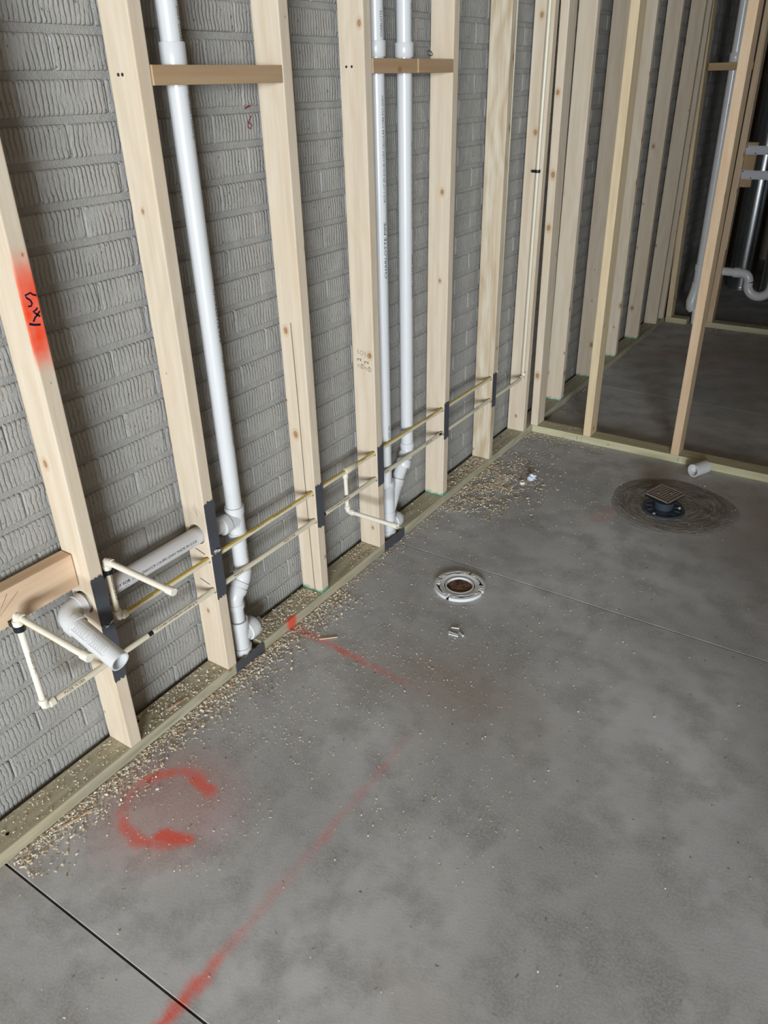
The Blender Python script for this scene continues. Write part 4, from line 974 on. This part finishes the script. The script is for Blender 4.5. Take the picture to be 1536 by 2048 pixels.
sp = []; heap(120, 0.14, 0.36, Y1 + 0.008, Y1 + 0.08, T, 0.004); heap(120, 0.42, 1.6, Y1 + 0.008, Y1 + 0.08, T, 0.003); heap(160, 0.44, 1.2, Y2 + 0.008, Y2 + 0.08, T, 0.006)
chips('cross_plate_shavings', 'fine shavings lying on the cross-wall sole plates', sp, 13)

# ------------------------------------------------------------------ far mechanical space
FV = empty('far_vent_pipe', (0.262, 5.158, 0), 'grey-white vent pipe with tee seen between the far studs', 'pipe')
fx, fy = 0.266, 5.170; R2 = 0.030
pf = pipe('pipe', [at(fx - 0.012, fy, 2.78), at(fx, fy, 0.40)], R2, M['pvc'], FV)
sleeve('coupling', at(fx - 0.008, fy, 1.675), at(fx - 0.008, fy, 1.73), 0.0365, M['pvc'], FV)
bm = bmesh.new()
tube(bm, [at(fx, fy, 0.425), at(fx, fy, 0.425), at(fx, fy, 0.385), at(fx, fy, 0.385), at(fx, fy, 0.30), at(fx, fy, 0.30), at(fx - 0.004, fy, 0.24), at(fx - 0.004, fy, 0.24)], [0.030, 0.037, 0.037, 0.033, 0.033, 0.038, 0.038, 0.03], 24)
tube(bm, [at(fx, fy, 0.375), at(fx + 0.12, fy, 0.385)], 0.032, 20)
fin(bm, 'sanitary_tee', M['pvc'], FV, smooth=35)
bm = bmesh.new(); tube(bm, [at(fx - 0.006, fy, 0.25), at(fx - 0.010, fy, 0.20), at(fx - 0.016, fy - 0.006, 0.16), at(fx - 0.012, fy - 0.012, 0.118), at(fx + 0.004, fy - 0.012, 0.098)], [0.036, 0.040, 0.042, 0.040, 0.032], 24); fin(bm, 'elbow', M['pvc'], FV, smooth=40)
pipe('pipe', [at(fx + 0.012, fy, 0.12), at(fx + 0.020, fy - 0.004, 0.0)], 0.020, M['pvc'], FV)
text_pipe('CHARLOTTE PIPE 2" IPS SCH 40 COEX CELLULAR CORE PVC-DWV PIPE ASTM F-891', at(fx - 0.004, fy, 0.46), Z, (0.55, -0.83, 0), R2, 0.011, M['ink'], pf)
text_pipe('CHARLOTTE PIPE', at(fx - 0.006, fy, 1.35), Z, (0.55, -0.83, 0), R2, 0.012, M['ink'], pf)
PT = empty('drain_trap', (0.62, 5.17, 0.22), 'white plastic P-trap hanging beyond the far stud at right edge', 'trap')
r5 = 0.0285; ty = 5.165
ps = [at(0.424, ty, 0.392), at(0.50, ty, 0.392)]
pipe('trap_arm', ps, r5, M['pvc'], PT, 24)
p_a, _ = arc(at(0.598, ty, 0.389), (1, 0, -0.02), (0.12, 0, -1), 0.048, 10)
bm = bmesh.new(); tube(bm, [at(0.498, ty, 0.392), at(0.498, ty, 0.392), at(0.535, ty, 0.391), at(0.535, ty, 0.391)] + p_a + [p_a[-1] + Vector((0.004, 0, -0.012))], [0.03, 0.034, 0.034, 0.031] + [0.031] * (len(p_a) + 1), 24); fin(bm, 'trap_elbow', M['pvc'], PT, smooth=35)
c_ = at(0.681, ty, 0.318); bm = bmesh.new()
ua = [c_ + Vector((-0.076 * math.cos(t), 0, -0.074 * math.sin(t))) for t in [math.pi * i / 20 for i in range(21)]]
tube(bm, [ua[0] + Z * 0.016] + ua + [ua[-1] + Z * 0.02], 0.0315, 24); fin(bm, 'trap_bend', M['pvc'], PT, smooth=35)
pipe('inlet', [ua[-1] + Z * 0.02, ua[-1] + Z * 0.20], 0.0290, M['pvc'], PT, 24)
# wood pad with two perforated steel straps
bm = bmesh.new(); box(bm, 0.423, 0.497, 5.160, 5.198, 0.945, 1.218); bevel(bm, 0.003, 1)
tag(fin(bm, 'backing_block', M['block'], origin=(0.46, 5.18, 0.945)), 'upright brown backing block behind the two steel straps at right edge', 'block')
for z0_, z1_, lb in ((1.146, 1.198, 'upper perforated galvanised strap over the brown block'), (0.996, 1.050, 'lower perforated galvanised strap over the brown block')):
    bm = bmesh.new(); box(bm, 0.426, 0.86, 5.1565, 5.1590, z0_, z1_)
    o = tag(fin(bm, 'perforated_strap', M['strap'], origin=(0.426, 5.1577, z0_)), lb, 'strap', 'perforated steel straps')
    for i in range(18):
        for zz in (z1_ - 0.007, z0_ + 0.007):
            x_ = 0.434 + i * 0.0185; big_ = (i == 0 and zz > (z0_ + z1_) / 2) or (i == 3 and zz < (z0_ + z1_) / 2)
            bm = bmesh.new(); tube(bm, [(x_, 5.1567, zz), (x_, 5.1560, zz)], 0.0042 if big_ else 0.0017, 8); fin(bm, 'perforation', M['hole'], o)
# thin lath on the hidden far stud
bm = bmesh.new(); box(bm, 0.4245, 0.430, 5.110, 5.124, 0.55, 2.78); fin(bm, 'edge_lath', M['stud'], fF2)
# ducts
bm = bmesh.new(); tube(bm, [at(0.335, 6.50, 0.0), at(0.335, 6.50, 0.0), at(0.335, 6.50, 0.02), at(0.335, 6.50, 0.02), at(0.335, 6.50, 1.60), at(0.335, 6.50, 1.60)], [0.10, 0.112, 0.112, 0.105, 0.105, 0.09], 48)
DU = tag(fin(bm, 'round_duct', M['galv'], origin=(0.335, 6.5, 0), smooth=35), 'shiny galvanised round duct standing in the dark far space', 'duct')
bm = bmesh.new(); pts = []; rr_ = []
for i in range(60):
    pts.append(at(0.335, 6.50, 1.612 + 0.006 * i)); rr_.append(0.112 if i % 2 else 0.098)
tube(bm, pts, rr_, 32); tag(fin(bm, 'flex_duct', M['galv'], origin=(0.335, 6.5, 1.61), smooth=20), 'corrugated flexible duct on top of the round duct at right edge', 'duct')
bm = bmesh.new(); tube(bm, [at(0.57, 6.38, 0.0), at(0.57, 6.38, 2.78)], 0.060, 32)
tag(fin(bm, 'flue_pipe', M['galv'], origin=(0.57, 6.38, 0.0), smooth=35), 'second metal flue pipe right of the round duct', 'duct')
